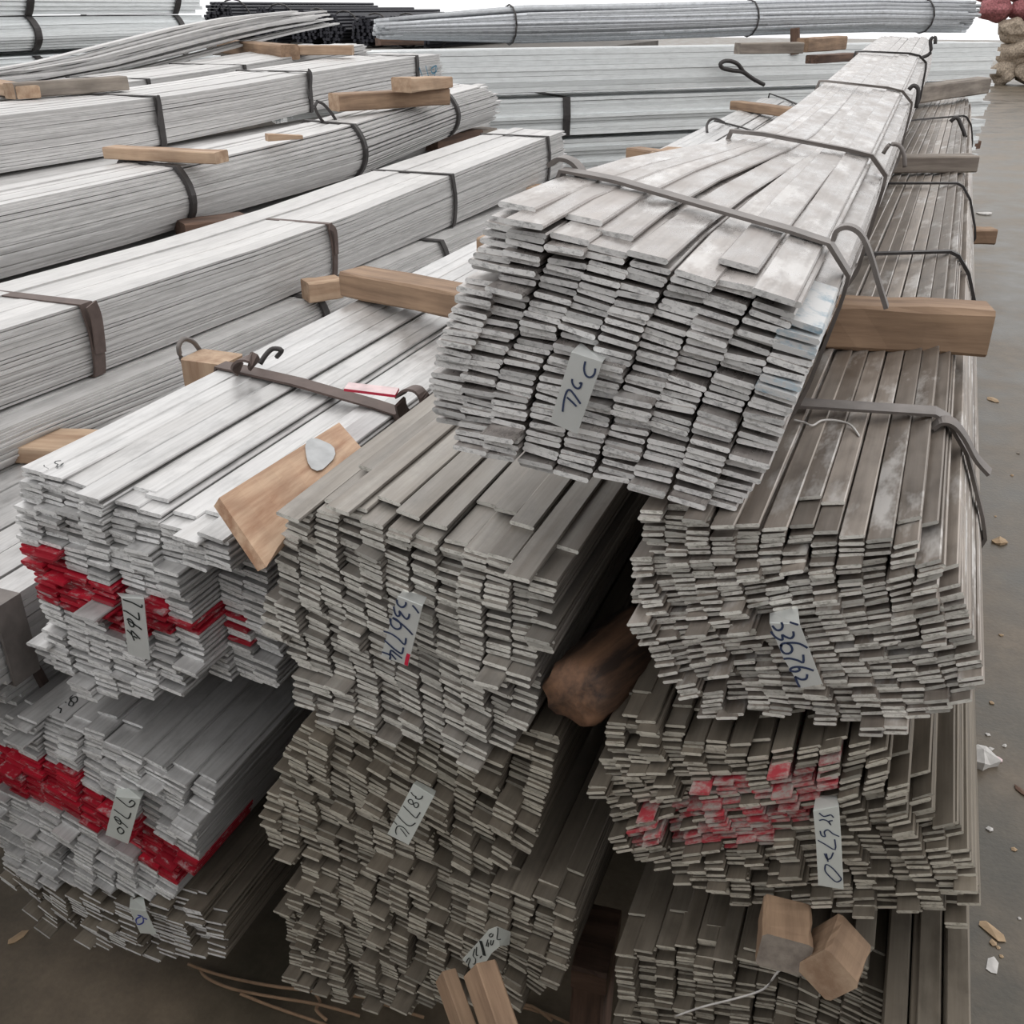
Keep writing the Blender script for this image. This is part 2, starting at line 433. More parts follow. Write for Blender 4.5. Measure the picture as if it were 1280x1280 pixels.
def strap(B, Y, width=0.02, thick=0.0025, mat='strap', skew=0.0, name='strap', off=0.0035, round_=False):
    h = hull(B.section(Y)); cx = sum(p[0] for p in h) / len(h); cz = sum(p[1] for p in h) / len(h)
    vs = []; fs = []; n = len(h)
    for (x, z) in h:
        d = math.hypot(x - cx, z - cz); ux, uz = (x - cx) / d, (z - cz) / d
        for o in (off - thick / 2, off + thick / 2):
            for s in (-1, 1): vs.append(Vector((x + ux * o, Y + s * width / 2 + skew * (x - cx), z + uz * o)))
    for i in range(n):
        a = 4 * i; b = 4 * ((i + 1) % n)
        fs += [(a + 2, a + 3, b + 3, b + 2), (a + 1, a, b, b + 1), (a, a + 2, b + 2, b), (a + 3, a + 1, b + 1, b + 3)]
    return wpart(name, vs, fs, [mat], B.root)
def tube_part(name, pts, r, mat, parent, n=6, sm=True, k=4):
    v, f = tube_geo(smooth_path(pts, k) if sm else pts, r, n)
    return wpart(name, v, f, [mat], parent, None, True)
def ribbon_part(name, pts, side, w, t, mat, parent, label=None, sm=True):
    v, f = ribbon_geo(smooth_path(pts, 4) if sm else pts, side, w, t)
    return wpart(name, v, f, [mat], parent, None, False, label)

# handwriting: pen strokes as thin ribbons lying on their surface
def strokes_geo(strokes, place, nrm, width):
    vs, fs = [], []
    for st in strokes:
        wd = width
        if isinstance(st, tuple): st, wd = st
        pts = smooth_path([place(*p) for p in st], 3) if len(st) > 2 else [place(*p) for p in st]
        b0 = len(vs); n = len(pts)
        for i, p in enumerate(pts):
            t = (pts[min(i + 1, n - 1)] - pts[max(i - 1, 0)]).normalized(); s = t.cross(nrm).normalized() * wd / 2
            vs += [p - s, p + s]
        for i in range(n - 1): fs.append((b0 + 2 * i, b0 + 2 * i + 1, b0 + 2 * i + 3, b0 + 2 * i + 2))
    return vs, fs
def tag(B, quad, back, Y, cropoff, cs, strokes, ink='ink', label=None, mat='tag', width=0.0022, extra=None):
    """tin tag: quad TL,TR,BR,BL (+ fold going back into the bundle), all measured in one crop of the photo"""
    g = lambda q: (cropoff[0] + q[0] / cs, cropoff[1] + q[1] / cs)
    front = [atY(*g(q), Y) for q in quad]; n = len(quad) // 2
    bk = [atY(*g(q), Y + 0.035) for q in back]
    rowsL = [bk[0]] + [front[k] for k in range(0, len(front), 2)]
    rowsR = [bk[1]] + [front[k] for k in range(1, len(front), 2)]
    vs = []; fs = []; th = Vector((0, 0.0012, 0))
    for a, b in zip(rowsL, rowsR): vs += [a, b, a + th, b + th]
    m = len(rowsL)
    for i in range(m - 1):
        a, b = 4 * i, 4 * i + 4
        fs += [(a, b, b + 1, a + 1), (a + 2, a + 3, b + 3, b + 2), (a, a + 2, b + 2, b), (a + 1, b + 1, b + 3, a + 3)]
    fs += [(0, 1, 3, 2), (4 * m - 4, 4 * m - 2, 4 * m - 1, 4 * m - 3)]
    tg = wpart('tag', vs, fs, [mat], B.root, None, False, label)
    pl = lambda x, y: atY(*g((x, y)), Y - 0.0007)
    v, f = strokes_geo(strokes, pl, Vector((0, 1, 0)), width)
    wpart('handwriting', v, f, [ink], tg)
    if extra:
        v, f = strokes_geo(extra[0], pl, Vector((0, 1, 0)), extra[1]); wpart('paint_mark', v, f, [extra[2]], tg, None, False, 'red paint mark')
    return tg

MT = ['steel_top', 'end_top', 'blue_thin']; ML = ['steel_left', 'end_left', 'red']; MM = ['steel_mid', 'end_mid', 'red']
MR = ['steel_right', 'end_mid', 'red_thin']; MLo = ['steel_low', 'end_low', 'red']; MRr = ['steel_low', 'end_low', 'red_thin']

# --- topmost bundle
def bendT(u, y):
    # the bars are splayed out to the left at this end and drawn together further back
    s = max(0.0, min(1.0, (y - 0.12) / 0.85)); s = s * s * (3 - 2 * s); back = max(0.0, min(1.0, (y - 1.6) / 3.5))
    k = (1 - u) ** 1.5
    return (0.125 * k * s * (1 - 0.75 * back), -0.022 * k * s * (1 - 0.6 * back))
polyT = [(617, 262), (700, 280), (824, 322), (953, 356), (1012, 372), (1018, 391), (1020, 426), (1015, 452), (1002, 482), (992, 517), (982, 545), (962, 580), (936, 614), (905, 640), (846, 622), (772, 606), (737, 600), (693, 598), (640, 583), (584, 562), (545, 535), (538, 480), (549, 434), (568, 395), (586, 342), (610, 290)]
T = end_bundle('topmost bundle of wide grey flat bars, lying on the stacks, small tag in its face', polyT, 0.80, 0.0365, 0.0056,
    [(650, 275, .18), (760, 300, .2), (980, 365, .3), (612, 350, .2), (780, 380, .3), (870, 420, .3), (985, 400, .3), (565, 500, .2), (760, 530, .22), (905, 610, .28), (960, 560, .28)],
    [(262, 720), (330, 700), (400, 668), (480, 640), (540, 628), (600, 612), (640, 590)],
    MT, far=(0.02, 0.02), roll_far=math.radians(9), pack=0.005, proud=0.03, topjit=0.05, gap=1.08, wf=0.95, tf=0.89, red=[[(978, 395), (1030, 395), (1024, 470), (1000, 560), (960, 560)]], redp=0.4, seed=3, bend=bendT)
# --- left stack
polyL1 = [(28, 590), (120, 614), (203, 648), (274, 660), (302, 700), (302, 767), (300, 803), (312, 849), (322, 890), (282, 892), (246, 872), (200, 868), (128, 872), (90, 852), (56, 840), (43, 796), (41, 757), (26, 711), (22, 660)]
def yL1(x, z, p):
    lim = 232 + (p[1] - 720) * 0.06
    d = 0.0
    if p[0] > lim and p[1] > 705: d += 0.06
    if p[1] < 700: d += 0.0
    return d
redL = [[(24, 672), (60, 690), (84, 712), (140, 738), (215, 752), (228, 782), (160, 795), (100, 768), (50, 748), (24, 722)], [(228, 742), (262, 752), (296, 768), (300, 808), (262, 800), (228, 790)]]
L1 = end_bundle('upper left bundle of bright flat bars with a red painted band and tag 764', polyL1, 0.82, 0.0365, 0.0062,
    [(120, 620, .35), (80, 690, .3), (125, 675, .25), (170, 680, .22), (270, 760, .42), (60, 780, .4), (115, 865, .35), (180, 860, .35), (290, 870, .45), (160, 790, .36)],
    [(590, 130), (700, 132), (780, 150), (870, 172)], ML, far=(0, 0), red=redL, yfun=yL1, pack=0.007, proud=0.04, topjit=0.04, seed=5)
polyL2 = [(-2, 905), (24, 889), (69, 902), (113, 911), (179, 942), (216, 966), (264, 1000), (253, 1032), (242, 1080), (226, 1118), (190, 1120), (120, 1110), (40, 1100), (5, 1070), (-14, 1040), (-16, 940)]
redL2 = [[(-20, 928), (30, 940), (45, 952), (75, 960), (135, 1000), (205, 1050), (246, 1076), (234, 1112), (195, 1092), (140, 1052), (60, 1008), (-20, 980)]]
L2 = end_bundle('lower left bundle of flat bars with a red band and tag 9760', polyL2, 0.82, 0.036, 0.0058,
    [(100, 910, .35), (230, 985, .55), (30, 960, .5), (120, 990, .6), (200, 1060, .6), (30, 1050, .5), (120, 1090, .6)],
    [(890, 110), (1000, 112), (1110, 106)], ML, red=redL2, pack=0.007, proud=0.04, topjit=0.04, seed=6)
polyL3 = [(2, 1072), (40, 1104), (120, 1114), (190, 1124), (228, 1122), (258, 1140), (280, 1162), (285, 1192), (240, 1192), (196, 1200), (150, 1186), (100, 1178), (90, 1158), (55, 1148), (42, 1125), (18, 1098)]
L3 = end_bundle('lowest left bundle of flat bars near the floor with a small blue-marked tag', polyL3, 0.82, 0.034, 0.005,
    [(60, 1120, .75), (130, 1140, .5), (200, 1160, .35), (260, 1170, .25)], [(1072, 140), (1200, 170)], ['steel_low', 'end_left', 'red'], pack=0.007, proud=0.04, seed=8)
# --- middle stack
polyM1 = [(370, 618), (420, 622), (500, 648), (574, 672), (632, 684), (687, 702), (702, 712), (692, 743), (696, 790), (687, 837), (672, 876), (660, 902), (642, 925), (600, 935), (520, 912), (414, 893), (386, 868), (376, 824), (351, 792), (339, 760), (342, 712), (356, 660)]
def yM1(x, z, p): return max(0.0, (p[1] - 620) / 260.0) * -0.02
M1 = end_bundle('upper middle bundle of dull flat bars, tag 536774 in its face', polyM1, 0.82, 0.0285, 0.0055,
    [(450, 640, .34), (380, 700, .45), (470, 735, .5), (650, 795, .22), (560, 860, .55), (645, 890, .45), (400, 870, .3), (600, 700, .28), (520, 790, .45)],
    [(610, 535), (700, 528), (800, 535), (900, 548)], MM, yfun=yM1, pack=0.007, proud=0.03, topjit=0.09, seed=11)
polyM2 = [(382, 905), (420, 895), (520, 915), (600, 938), (645, 925), (672, 905), (696, 916), (704, 954), (699, 997), (676, 1044), (652, 1072), (593, 1092), (500, 1084), (410, 1077), (338, 1060), (330, 1016), (353, 946)]
M2 = end_bundle('second bundle down in the middle stack, tilted bars and a greenish tag', polyM2, 0.82, 0.0275, 0.0055,
    [(345, 1030, .35), (372, 957, .5), (490, 980, .58), (555, 965, .58), (676, 985, .42), (690, 935, .3), (500, 1078, .4), (650, 1055, .62), (580, 1040, .55)],
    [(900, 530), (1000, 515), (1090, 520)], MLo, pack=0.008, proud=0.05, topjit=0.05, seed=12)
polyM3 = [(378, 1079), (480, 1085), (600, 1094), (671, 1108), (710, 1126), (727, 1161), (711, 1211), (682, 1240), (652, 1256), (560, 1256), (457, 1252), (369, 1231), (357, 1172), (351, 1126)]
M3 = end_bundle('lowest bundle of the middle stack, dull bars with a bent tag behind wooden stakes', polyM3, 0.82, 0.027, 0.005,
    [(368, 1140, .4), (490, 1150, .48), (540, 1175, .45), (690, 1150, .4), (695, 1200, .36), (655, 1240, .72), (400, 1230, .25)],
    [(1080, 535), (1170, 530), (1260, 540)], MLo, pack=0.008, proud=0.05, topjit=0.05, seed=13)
# --- right stack
polyR1 = [(806, 632), (870, 630), (960, 650), (1024, 662), (1134, 668), (1166, 675), (1168, 690), (1185, 706), (1208, 771), (1224, 822), (1224, 872), (1180, 893), (1130, 912), (1060, 914), (1000, 896), (940, 890), (878, 908), (868, 884), (820, 832), (800, 799), (785, 763), (793, 671)]
R1 = end_bundle('upper right bundle of narrow flat bars, tag 536762 in its face', polyR1, 0.80, 0.0215, 0.0041,
    [(830, 637, .1), (810, 680, 0), (805, 770, -.1), (850, 845, -.22), (930, 683, 0), (970, 740, -.22), (1035, 760, -.1), (1120, 732, -.3), (1175, 726, -.28), (1210, 838, -.2), (1090, 880, 0), (995, 887, .12), (1060, 690, .02)],
    [(640, 980), (700, 972), (760, 985), (830, 1020), (900, 1045)], MR, far=(0.11, -0.08), pack=0.007, proud=0.04, topjit=0.06, seed=21)
polyR2 = [(768, 890), (800, 893), (873, 920), (960, 928), (1040, 915), (1100, 928), (1131, 970), (1166, 1002), (1202, 1041), (1220, 1085), (1220, 1166), (1192, 1155), (1083, 1142), (1022, 1130), (930, 1132), (851, 1102), (790, 1076), (776, 1058), (750, 1028), (742, 984), (747, 954)]
redR = [[(772, 1030), (840, 1008), (880, 985), (925, 968), (990, 962), (1042, 944), (1062, 975), (1025, 1000), (1015, 1032), (960, 1055), (925, 1062), (850, 1052), (785, 1068)]]
R2 = end_bundle('second bundle down on the right with faded red bars and tag 366720', polyR2, 0.80, 0.0215, 0.0041,
    [(790, 905, .12), (760, 955, .05), (890, 935, .1), (970, 965, -.2), (950, 985, -.1), (800, 1025, -.25), (850, 1038, -.3), (1000, 1100, -.08), (1145, 1005, -.3), (1185, 1045, -.2), (1105, 1052, .08), (1190, 1110, .05), (1060, 980, -.3), (900, 1090, .1)],
    [(890, 960), (960, 950), (1020, 975), (1080, 1000), (1150, 1010)], MRr, far=(0.06, -0.085), red=redR, redp=0.72, pack=0.008, proud=0.05, topjit=0.06, seed=22)
polyR3 = [(777, 1166), (860, 1172), (930, 1182), (1030, 1180), (1100, 1182), (1100, 1280), (1096, 1400), (800, 1400), (768, 1300), (768, 1212)]
R3 = end_bundle('lowest right bundle of narrow dull bars in front of which two wood blocks sit', polyR3, 0.80, 0.0225, 0.0042,
    [(790, 1215, .12), (850, 1210, .15), (940, 1265, .12), (1040, 1240, .5), (800, 1350, .1)], [(1160, 940), (1280, 930), (1400, 935)], MRr, far=(0.02, -0.09), pack=0.008, proud=0.05, topjit=0.06, seed=23)
polyR4 = [(1092, 1200), (1216, 1200), (1216, 1420), (1092, 1420)]
R4 = end_bundle('lowest right bundle of broad flat plates whose tops run out of the frame', polyR4, 0.80, 0.027, 0.006,
    [(1150, 1280, .1)], [(1150, 1150), (1420, 1150)], MRr, far=(0.02, -0.03), yfun=lambda x, z, p: -0.3, L=6.3, pack=0.01, proud=0.05, topjit=0.02, seed=24, wf=0.8)

# ------------------------------------------------------------------ tags on the bundles
tag(T, [(495, 185), (850, 300), (250, 985), (560, 1120)], [(600, 75), (900, 230)], 0.775, (660, 420), 9.14,
    [[(655, 290), (640, 370), (655, 440), (690, 470), (730, 465), (760, 430), (770, 370)], [(505, 490), (505, 530), (530, 580), (570, 600), (600, 580), (612, 535), (585, 545)],
     [(395, 865), (410, 740), (440, 640), (475, 615), (520, 660), (600, 775)], [(445, 700), (500, 750), (555, 805)]], 'ink_blue', None, 'tag', 0.0018)
tag(M1, [(365, 250), (670, 370), (160, 985), (490, 1110)], [(440, 170), (720, 265)], 0.775, (460, 720), 9.85,
    [[(355, 290), (360, 340), (400, 380), (440, 380), (465, 350), (465, 320)], [(545, 360), (590, 410), (625, 460)], [(315, 375), (330, 450), (360, 495), (390, 480), (385, 430), (430, 490), (470, 530), (500, 510), (510, 465)],
     [(280, 520), (280, 590), (320, 640), (370, 655), (405, 630), (395, 580), (350, 535), (300, 515), (400, 580), (480, 650), (550, 725)], [(190, 680), (280, 710), (370, 770), (450, 845), (468, 765)],
     [(200, 790), (300, 880), (380, 940), (420, 950), (435, 880)], [(170, 935), (270, 975), (265, 1030)], [(270, 975), (285, 915), (345, 960), (420, 1015)], [(285, 960), (345, 1030)]],
    'ink_blue', None, 'tag', 0.0022, ([[(500, 960), (480, 1030), (468, 1100)]], 0.0042, 'red_mark'))
tag(R1, [(200, 355), (545, 370), (350, 740), (665, 690), (560, 1100), (800, 1050)], [(200, 250), (520, 170)], 0.765, (940, 740), 9.14,
    [[(230, 385), (280, 435), (330, 430), (350, 390), (335, 345)], [(430, 345), (530, 375)], [(215, 450), (260, 510), (320, 545), (350, 540), (345, 490), (380, 510), (440, 530), (475, 500), (470, 450)],
     [(325, 620), (350, 590), (440, 580), (540, 590), (635, 640)], [(340, 600), (330, 650), (370, 700), (430, 700), (460, 660), (440, 610), (400, 585)], [(360, 765), (430, 760), (520, 780), (585, 805), (585, 715)],
     [(705, 900), (620, 870), (520, 855), (450, 870), (440, 900), (500, 910), (545, 890), (530, 860)], [(490, 965), (520, 1040), (545, 1085)], [(490, 965), (560, 1000), (620, 990), (630, 940)]], 'ink_blue', None, 'tag', 0.0021)
tag(R2, [(310, 290), (585, 240), (340, 600), (610, 600), (365, 1080), (635, 1125)], [(340, 130), (560, 130)], 0.765, (980, 980), 8.53,
    [[(375, 310), (420, 345), (460, 340), (500, 330), (530, 360)], [(375, 390), (420, 380), (470, 400), (500, 440), (480, 400), (520, 390)], [(385, 500), (400, 550), (440, 560), (430, 510), (470, 490), (520, 530), (590, 560)],
     [(360, 600), (440, 645), (545, 700), (540, 590)], [(430, 740), (460, 800), (500, 790), (525, 730)], [(450, 740), (470, 830)], [(440, 870), (440, 930), (500, 1000), (560, 1045), (610, 1020), (590, 980), (520, 900), (460, 860), (440, 870)]],
    'ink_blue', None, 'tag_paint', 0.0014)
tag(M2, [(655, 235), (955, 420), (280, 960), (590, 1120)], [(700, 190), (985, 340)], 0.765, (460, 960), 11.64,
    [[(625, 350), (660, 400), (700, 415), (690, 440), (740, 455), (780, 440), (795, 405)], [(665, 525), (620, 525), (585, 490), (600, 460), (640, 465), (660, 520), (680, 570), (720, 570), (735, 530), (710, 505), (670, 515)],
     [(510, 550), (600, 640), (690, 725), (730, 690), (760, 645)], [(425, 685), (500, 770), (570, 830), (630, 840), (690, 800)], [(370, 770), (420, 825)], [(415, 970), (400, 920), (420, 860), (460, 845), (520, 870), (570, 930), (600, 965)], [(470, 880), (520, 940), (565, 1000)]],
    'ink', None, 'tag_paint', 0.0014)
tag(M3, [(780, 240), (830, 550), (650, 290), (700, 660), (520, 440), (620, 780), (230, 760), (400, 945)], [(1000, 330), (980, 530)], 0.765, (560, 1140), 12.8,
    [[(800, 250), (795, 340), (785, 440), (845, 435)], [(700, 340), (660, 370), (670, 400), (710, 390), (720, 350)], [(690, 450), (680, 520), (710, 520), (730, 450)], [(640, 440), (610, 550)], [(650, 490), (640, 560)],
     ([(520, 460), (560, 600), (580, 700)], 0.004), [(460, 560), (450, 690), (480, 690)], [(510, 740), (540, 700)], [(430, 590), (400, 700), (440, 750), (430, 830), (395, 830)], [(290, 810), (330, 740), (355, 760), (325, 850), (340, 890)]],
    'ink', None, 'tag_paint', 0.0014)
tag(L1, [(365, 195), (690, 215), (470, 1020), (785, 1110)], [(300, 130), (680, 170)], 0.785, (120, 730), 11.64,
    [[(390, 225), (430, 240), (510, 265), (600, 310), (660, 340), (670, 300)], [(395, 385), (440, 400), (530, 460), (625, 520), (615, 415)], [(665, 665), (590, 610), (500, 550), (455, 520), (490, 510), (540, 560), (545, 620), (500, 610), (465, 545)],
     [(450, 670), (520, 740), (555, 825)], [(520, 740), (515, 680), (570, 730), (640, 800)], [(545, 760), (600, 790)]], 'ink', None, 'tag', 0.0022)
tag(L2, [(430, 330), (840, 370), (280, 940), (640, 1090)], [(500, 100), (900, 250)], 0.785, (110, 970), 12.8,
    [[(450, 335), (540, 410), (650, 495), (720, 480), (750, 430), (700, 390), (655, 430)], [(415, 535), (520, 610), (620, 680), (660, 660), (685, 590)], [(635, 830), (560, 760), (430, 680), (440, 650), (490, 680), (530, 740), (500, 770), (430, 690)],
     [(465, 850), (490, 900), (530, 925), (575, 890), (530, 830), (500, 825), (465, 850)]], 'ink', None, 'tag_paint', 0.002)
tag(L3, [(470, 860), (530, 870), (510, 950), (568, 955)], [(475, 820), (520, 820)], 0.785, (0, 840), 2.91,
    [[(512, 890), (495, 900), (500, 918), (520, 912), (518, 890), (500, 885)], [(520, 895), (535, 900)]], 'ink_bright', None, 'tag_paint', 0.0022)
# sizes written on top bars
def topmark(B, Z, off, cs, strokes, width, ink='ink'):
    mx = sum(p[0] for st in strokes for p in st) / sum(len(st) for st in strokes); my = sum(p[1] for st in strokes for p in st) / sum(len(st) for st in strokes)
    c = atZ(off[0] + mx / cs, off[1] + my / cs, Z); best = None
    for _ in range(4):
        best = None
        for p0, p1, a, ub in B.bars:
            u = (c.y - p0.y) / (p1.y - p0.y); q = p0 + (p1 - p0) * u
            if u > -0.02 and abs(c.x - q.x) < B.w * 0.55 and (best is None or q.z > best[0].z): best = (q, (p1 - p0).normalized(), a)
        if best: c = atZ(off[0] + mx / cs, off[1] + my / cs, best[0].z + B.t * 0.45)
    if best is None: best = (Vector((c.x, c.y, Z)), Vector((0, 1, 0)), 0.0)
    q, d, a = best; nn = Vector((math.cos(a), 0, math.sin(a))).cross(d).normalized()
    nn = nn if nn.z > 0 else -nn
    pl = lambda x, y: atP(off[0] + x / cs, off[1] + y / cs, q + nn * (B.t * 0.42 + 0.0015), nn)
    v, f = strokes_geo(strokes, pl, Vector((0, 0, -1)), width); wpart('handwriting', v, f, [ink], B.root)

# ------------------------------------------------------------------ straps on the front bundles
def Yat(px, py, Z): return atZ(px, py, Z).y
def cross_strap(B, pl, pr, zl, zr, **k):
    a = atZ(*pl, zl); b = atZ(*pr, zr); sk = (b.y - a.y) / (b.x - a.x)
    h = B.section((a.y + b.y) / 2); cx = sum(p[0] for p in h) / len(h)
    return strap(B, a.y + sk * (cx - a.x), skew=sk, **k)
# topmost bundle: one flat strap with a bent hook, then three wires
cross_strap(T, (715, 220), (1045, 300), 1.347, 1.305, width=0.022, thick=0.004, mat='strap_grey')
hk = lambda Y, pts: [atY(x, y, Y) for x, y in pts]
ribbon_part('strap_hook', hk(0.96, [(1042, 300), (1046, 288), (1060, 283), (1076, 292), (1088, 318), (1098, 352), (1108, 384)]), (0, 1, 0), 0.014, 0.004, 'strap_grey', T.root)
ribbon_part('strap_hook', hk(1.03, [(688, 206), (700, 198), (716, 202), (727, 215), (729, 230)]), (0, 1, 0), 0.02, 0.004, 'strap_grey', T.root)
cross_strap(T, (918, 172), (1112, 191), 1.33, 1.31, width=0.012, thick=0.006, mat='strap_grey', name='binding_wire')
tube_part('wire_hook', hk(1.72, [(1104, 192), (1112, 181), (1124, 182), (1130, 194), (1131, 209)]), 0.0035, 'strap_grey', T.root)
tube_part('wire_hook', hk(1.9, [(908, 187), (912, 170), (918, 163), (930, 165)]), 0.0035, 'wire', T.root)
cross_strap(T, (1015, 112), (1140, 116), 1.32, 1.31, width=0.014, thick=0.006, mat='strap_grey', name='binding_wire')
tube_part('wire_hook', hk(3.1, [(1136, 112), (1142, 107), (1148, 113), (1145, 135)]), 0.006, 'wire', T.root)
cross_strap(T, (1066, 75), (1155, 73), 1.315, 1.315, width=0.02, thick=0.008, mat='wire', name='binding_wire')
tube_part('wire_hook', hk(4.9, [(1150, 73), (1163, 66), (1163, 50), (1169, 47), (1169, 55)]), 0.008, 'wire', T.root)
# upper right bundle
cross_strap(R1, (1000, 515), (1175, 541), 1.095, 1.09, width=0.027, thick=0.004, mat='strap_grey')
ribbon_part('strap_tail', hk(1.08, [(1166, 534), (1178, 526), (1192, 529), (1206, 546), (1220, 572), (1237, 591)]), (0, 1, 0.3), 0.013, 0.004, 'strap_grey', R1.root)
cross_strap(R1, (1090, 330), (1195, 336), 1.075, 1.07, width=0.014, thick=0.006, mat='wire', name='binding_wire')
tube_part('wire_hook', hk(2.05, [(1180, 334), (1192, 332), (1206, 352), (1214, 372), (1213, 388)]), 0.005, 'wire', R1.root)
cross_strap(R1, (1140, 152), (1196, 150), 1.04, 1.04, width=0.02, thick=0.008, mat='wire', name='binding_wire')
tube_part('wire_hook', hk(4.4, [(1188, 152), (1196, 147), (1202, 158), (1207, 172)]), 0.008, 'wire', R1.root)
strap(R1, 2.95, 0.014, 0.006, 'wire', name='binding_wire')
# upper left bundle
cross_strap(L1, (300, 458), (503, 494), 1.0, 0.99, width=0.03, thick=0.004, mat='strap')
ribbon_part('strap_hook', [atZ(300, 462, 1.0), atZ(296, 456, 1.01), atZ(302, 449, 1.022), atZ(314, 449, 1.022), atZ(318, 456, 1.008)], (0, 1, 0), 0.024, 0.004, 'strap', L1.root)
ribbon_part('strap_hook', [atZ(500, 494, 1.0), atZ(510, 486, 1.02), atZ(522, 487, 1.028), atZ(530, 497, 1.018), atZ(530, 507, 1.0)], (0.2, 1, 0), 0.018, 0.004, 'strap', L1.root)
ribbon_part('strap_tail', [atZ(500, 502, 0.995), atZ(503, 514, 0.975), atZ(512, 524, 0.955)], (0.2, 1, 0), 0.02, 0.004, 'strap', L1.root)
cv = [atZ(430, 489, 1.008), atZ(436, 481, 1.008), atZ(499, 488, 1.008), atZ(494, 497, 1.008)]
cv = cv + [v + Vector((0, 0, 0.004)) for v in cv]
wpart('paper_label', cv, [(3, 2, 1, 0), (4, 5, 6, 7), (0, 1, 5, 4), (1, 2, 6, 5), (2, 3, 7, 6), (3, 0, 4, 7)], ['red_mark', 'pink'], L1.root, [0, 1, 0, 0, 0, 0], False, 'pink paper label with red edge')
tube_part('wire_hook', [atZ(325, 455, 1.0), atZ(332, 444, 1.012), atZ(341, 436, 1.02), atZ(352, 438, 1.02), atZ(346, 446, 1.006)], 0.004, 'wire', L1.root)
cross_strap(L1, (888, 152), (968, 164), 0.99, 0.99, width=0.02, thick=0.006, mat='wire', name='binding_wire')
tube_part('wire_hook', [atZ(884, 166, 0.99), atZ(884, 155, 1.02), atZ(892, 148, 1.04), atZ(905, 153, 1.0)], 0.006, 'wire', L1.root)
cross_strap(L1, (942, 115), (1006, 131), 0.985, 0.985, width=0.025, thick=0.008, mat='wire', name='binding_wire')
zt = max(p[1] for p in L2.section(0.95))
topmark(L1, 1.012, (20, 560), 12.8, [[(450, 270), (450, 300), (510, 330), (480, 365)], [(720, 200), (640, 210), (620, 240), (670, 260), (650, 295), (700, 295), (760, 240), (720, 265)]], 0.0016)
topmark(L2, 0.622, (0, 700), 6.4, [[(430, 1140), (470, 1150), (465, 1180), (490, 1190), (480, 1225)], [(522, 1135), (530, 1143)], [(580, 1078), (560, 1110), (590, 1140), (618, 1125), (612, 1095), (580, 1100), (560, 1130), (550, 1160), (580, 1165), (590, 1140)]], 0.002)

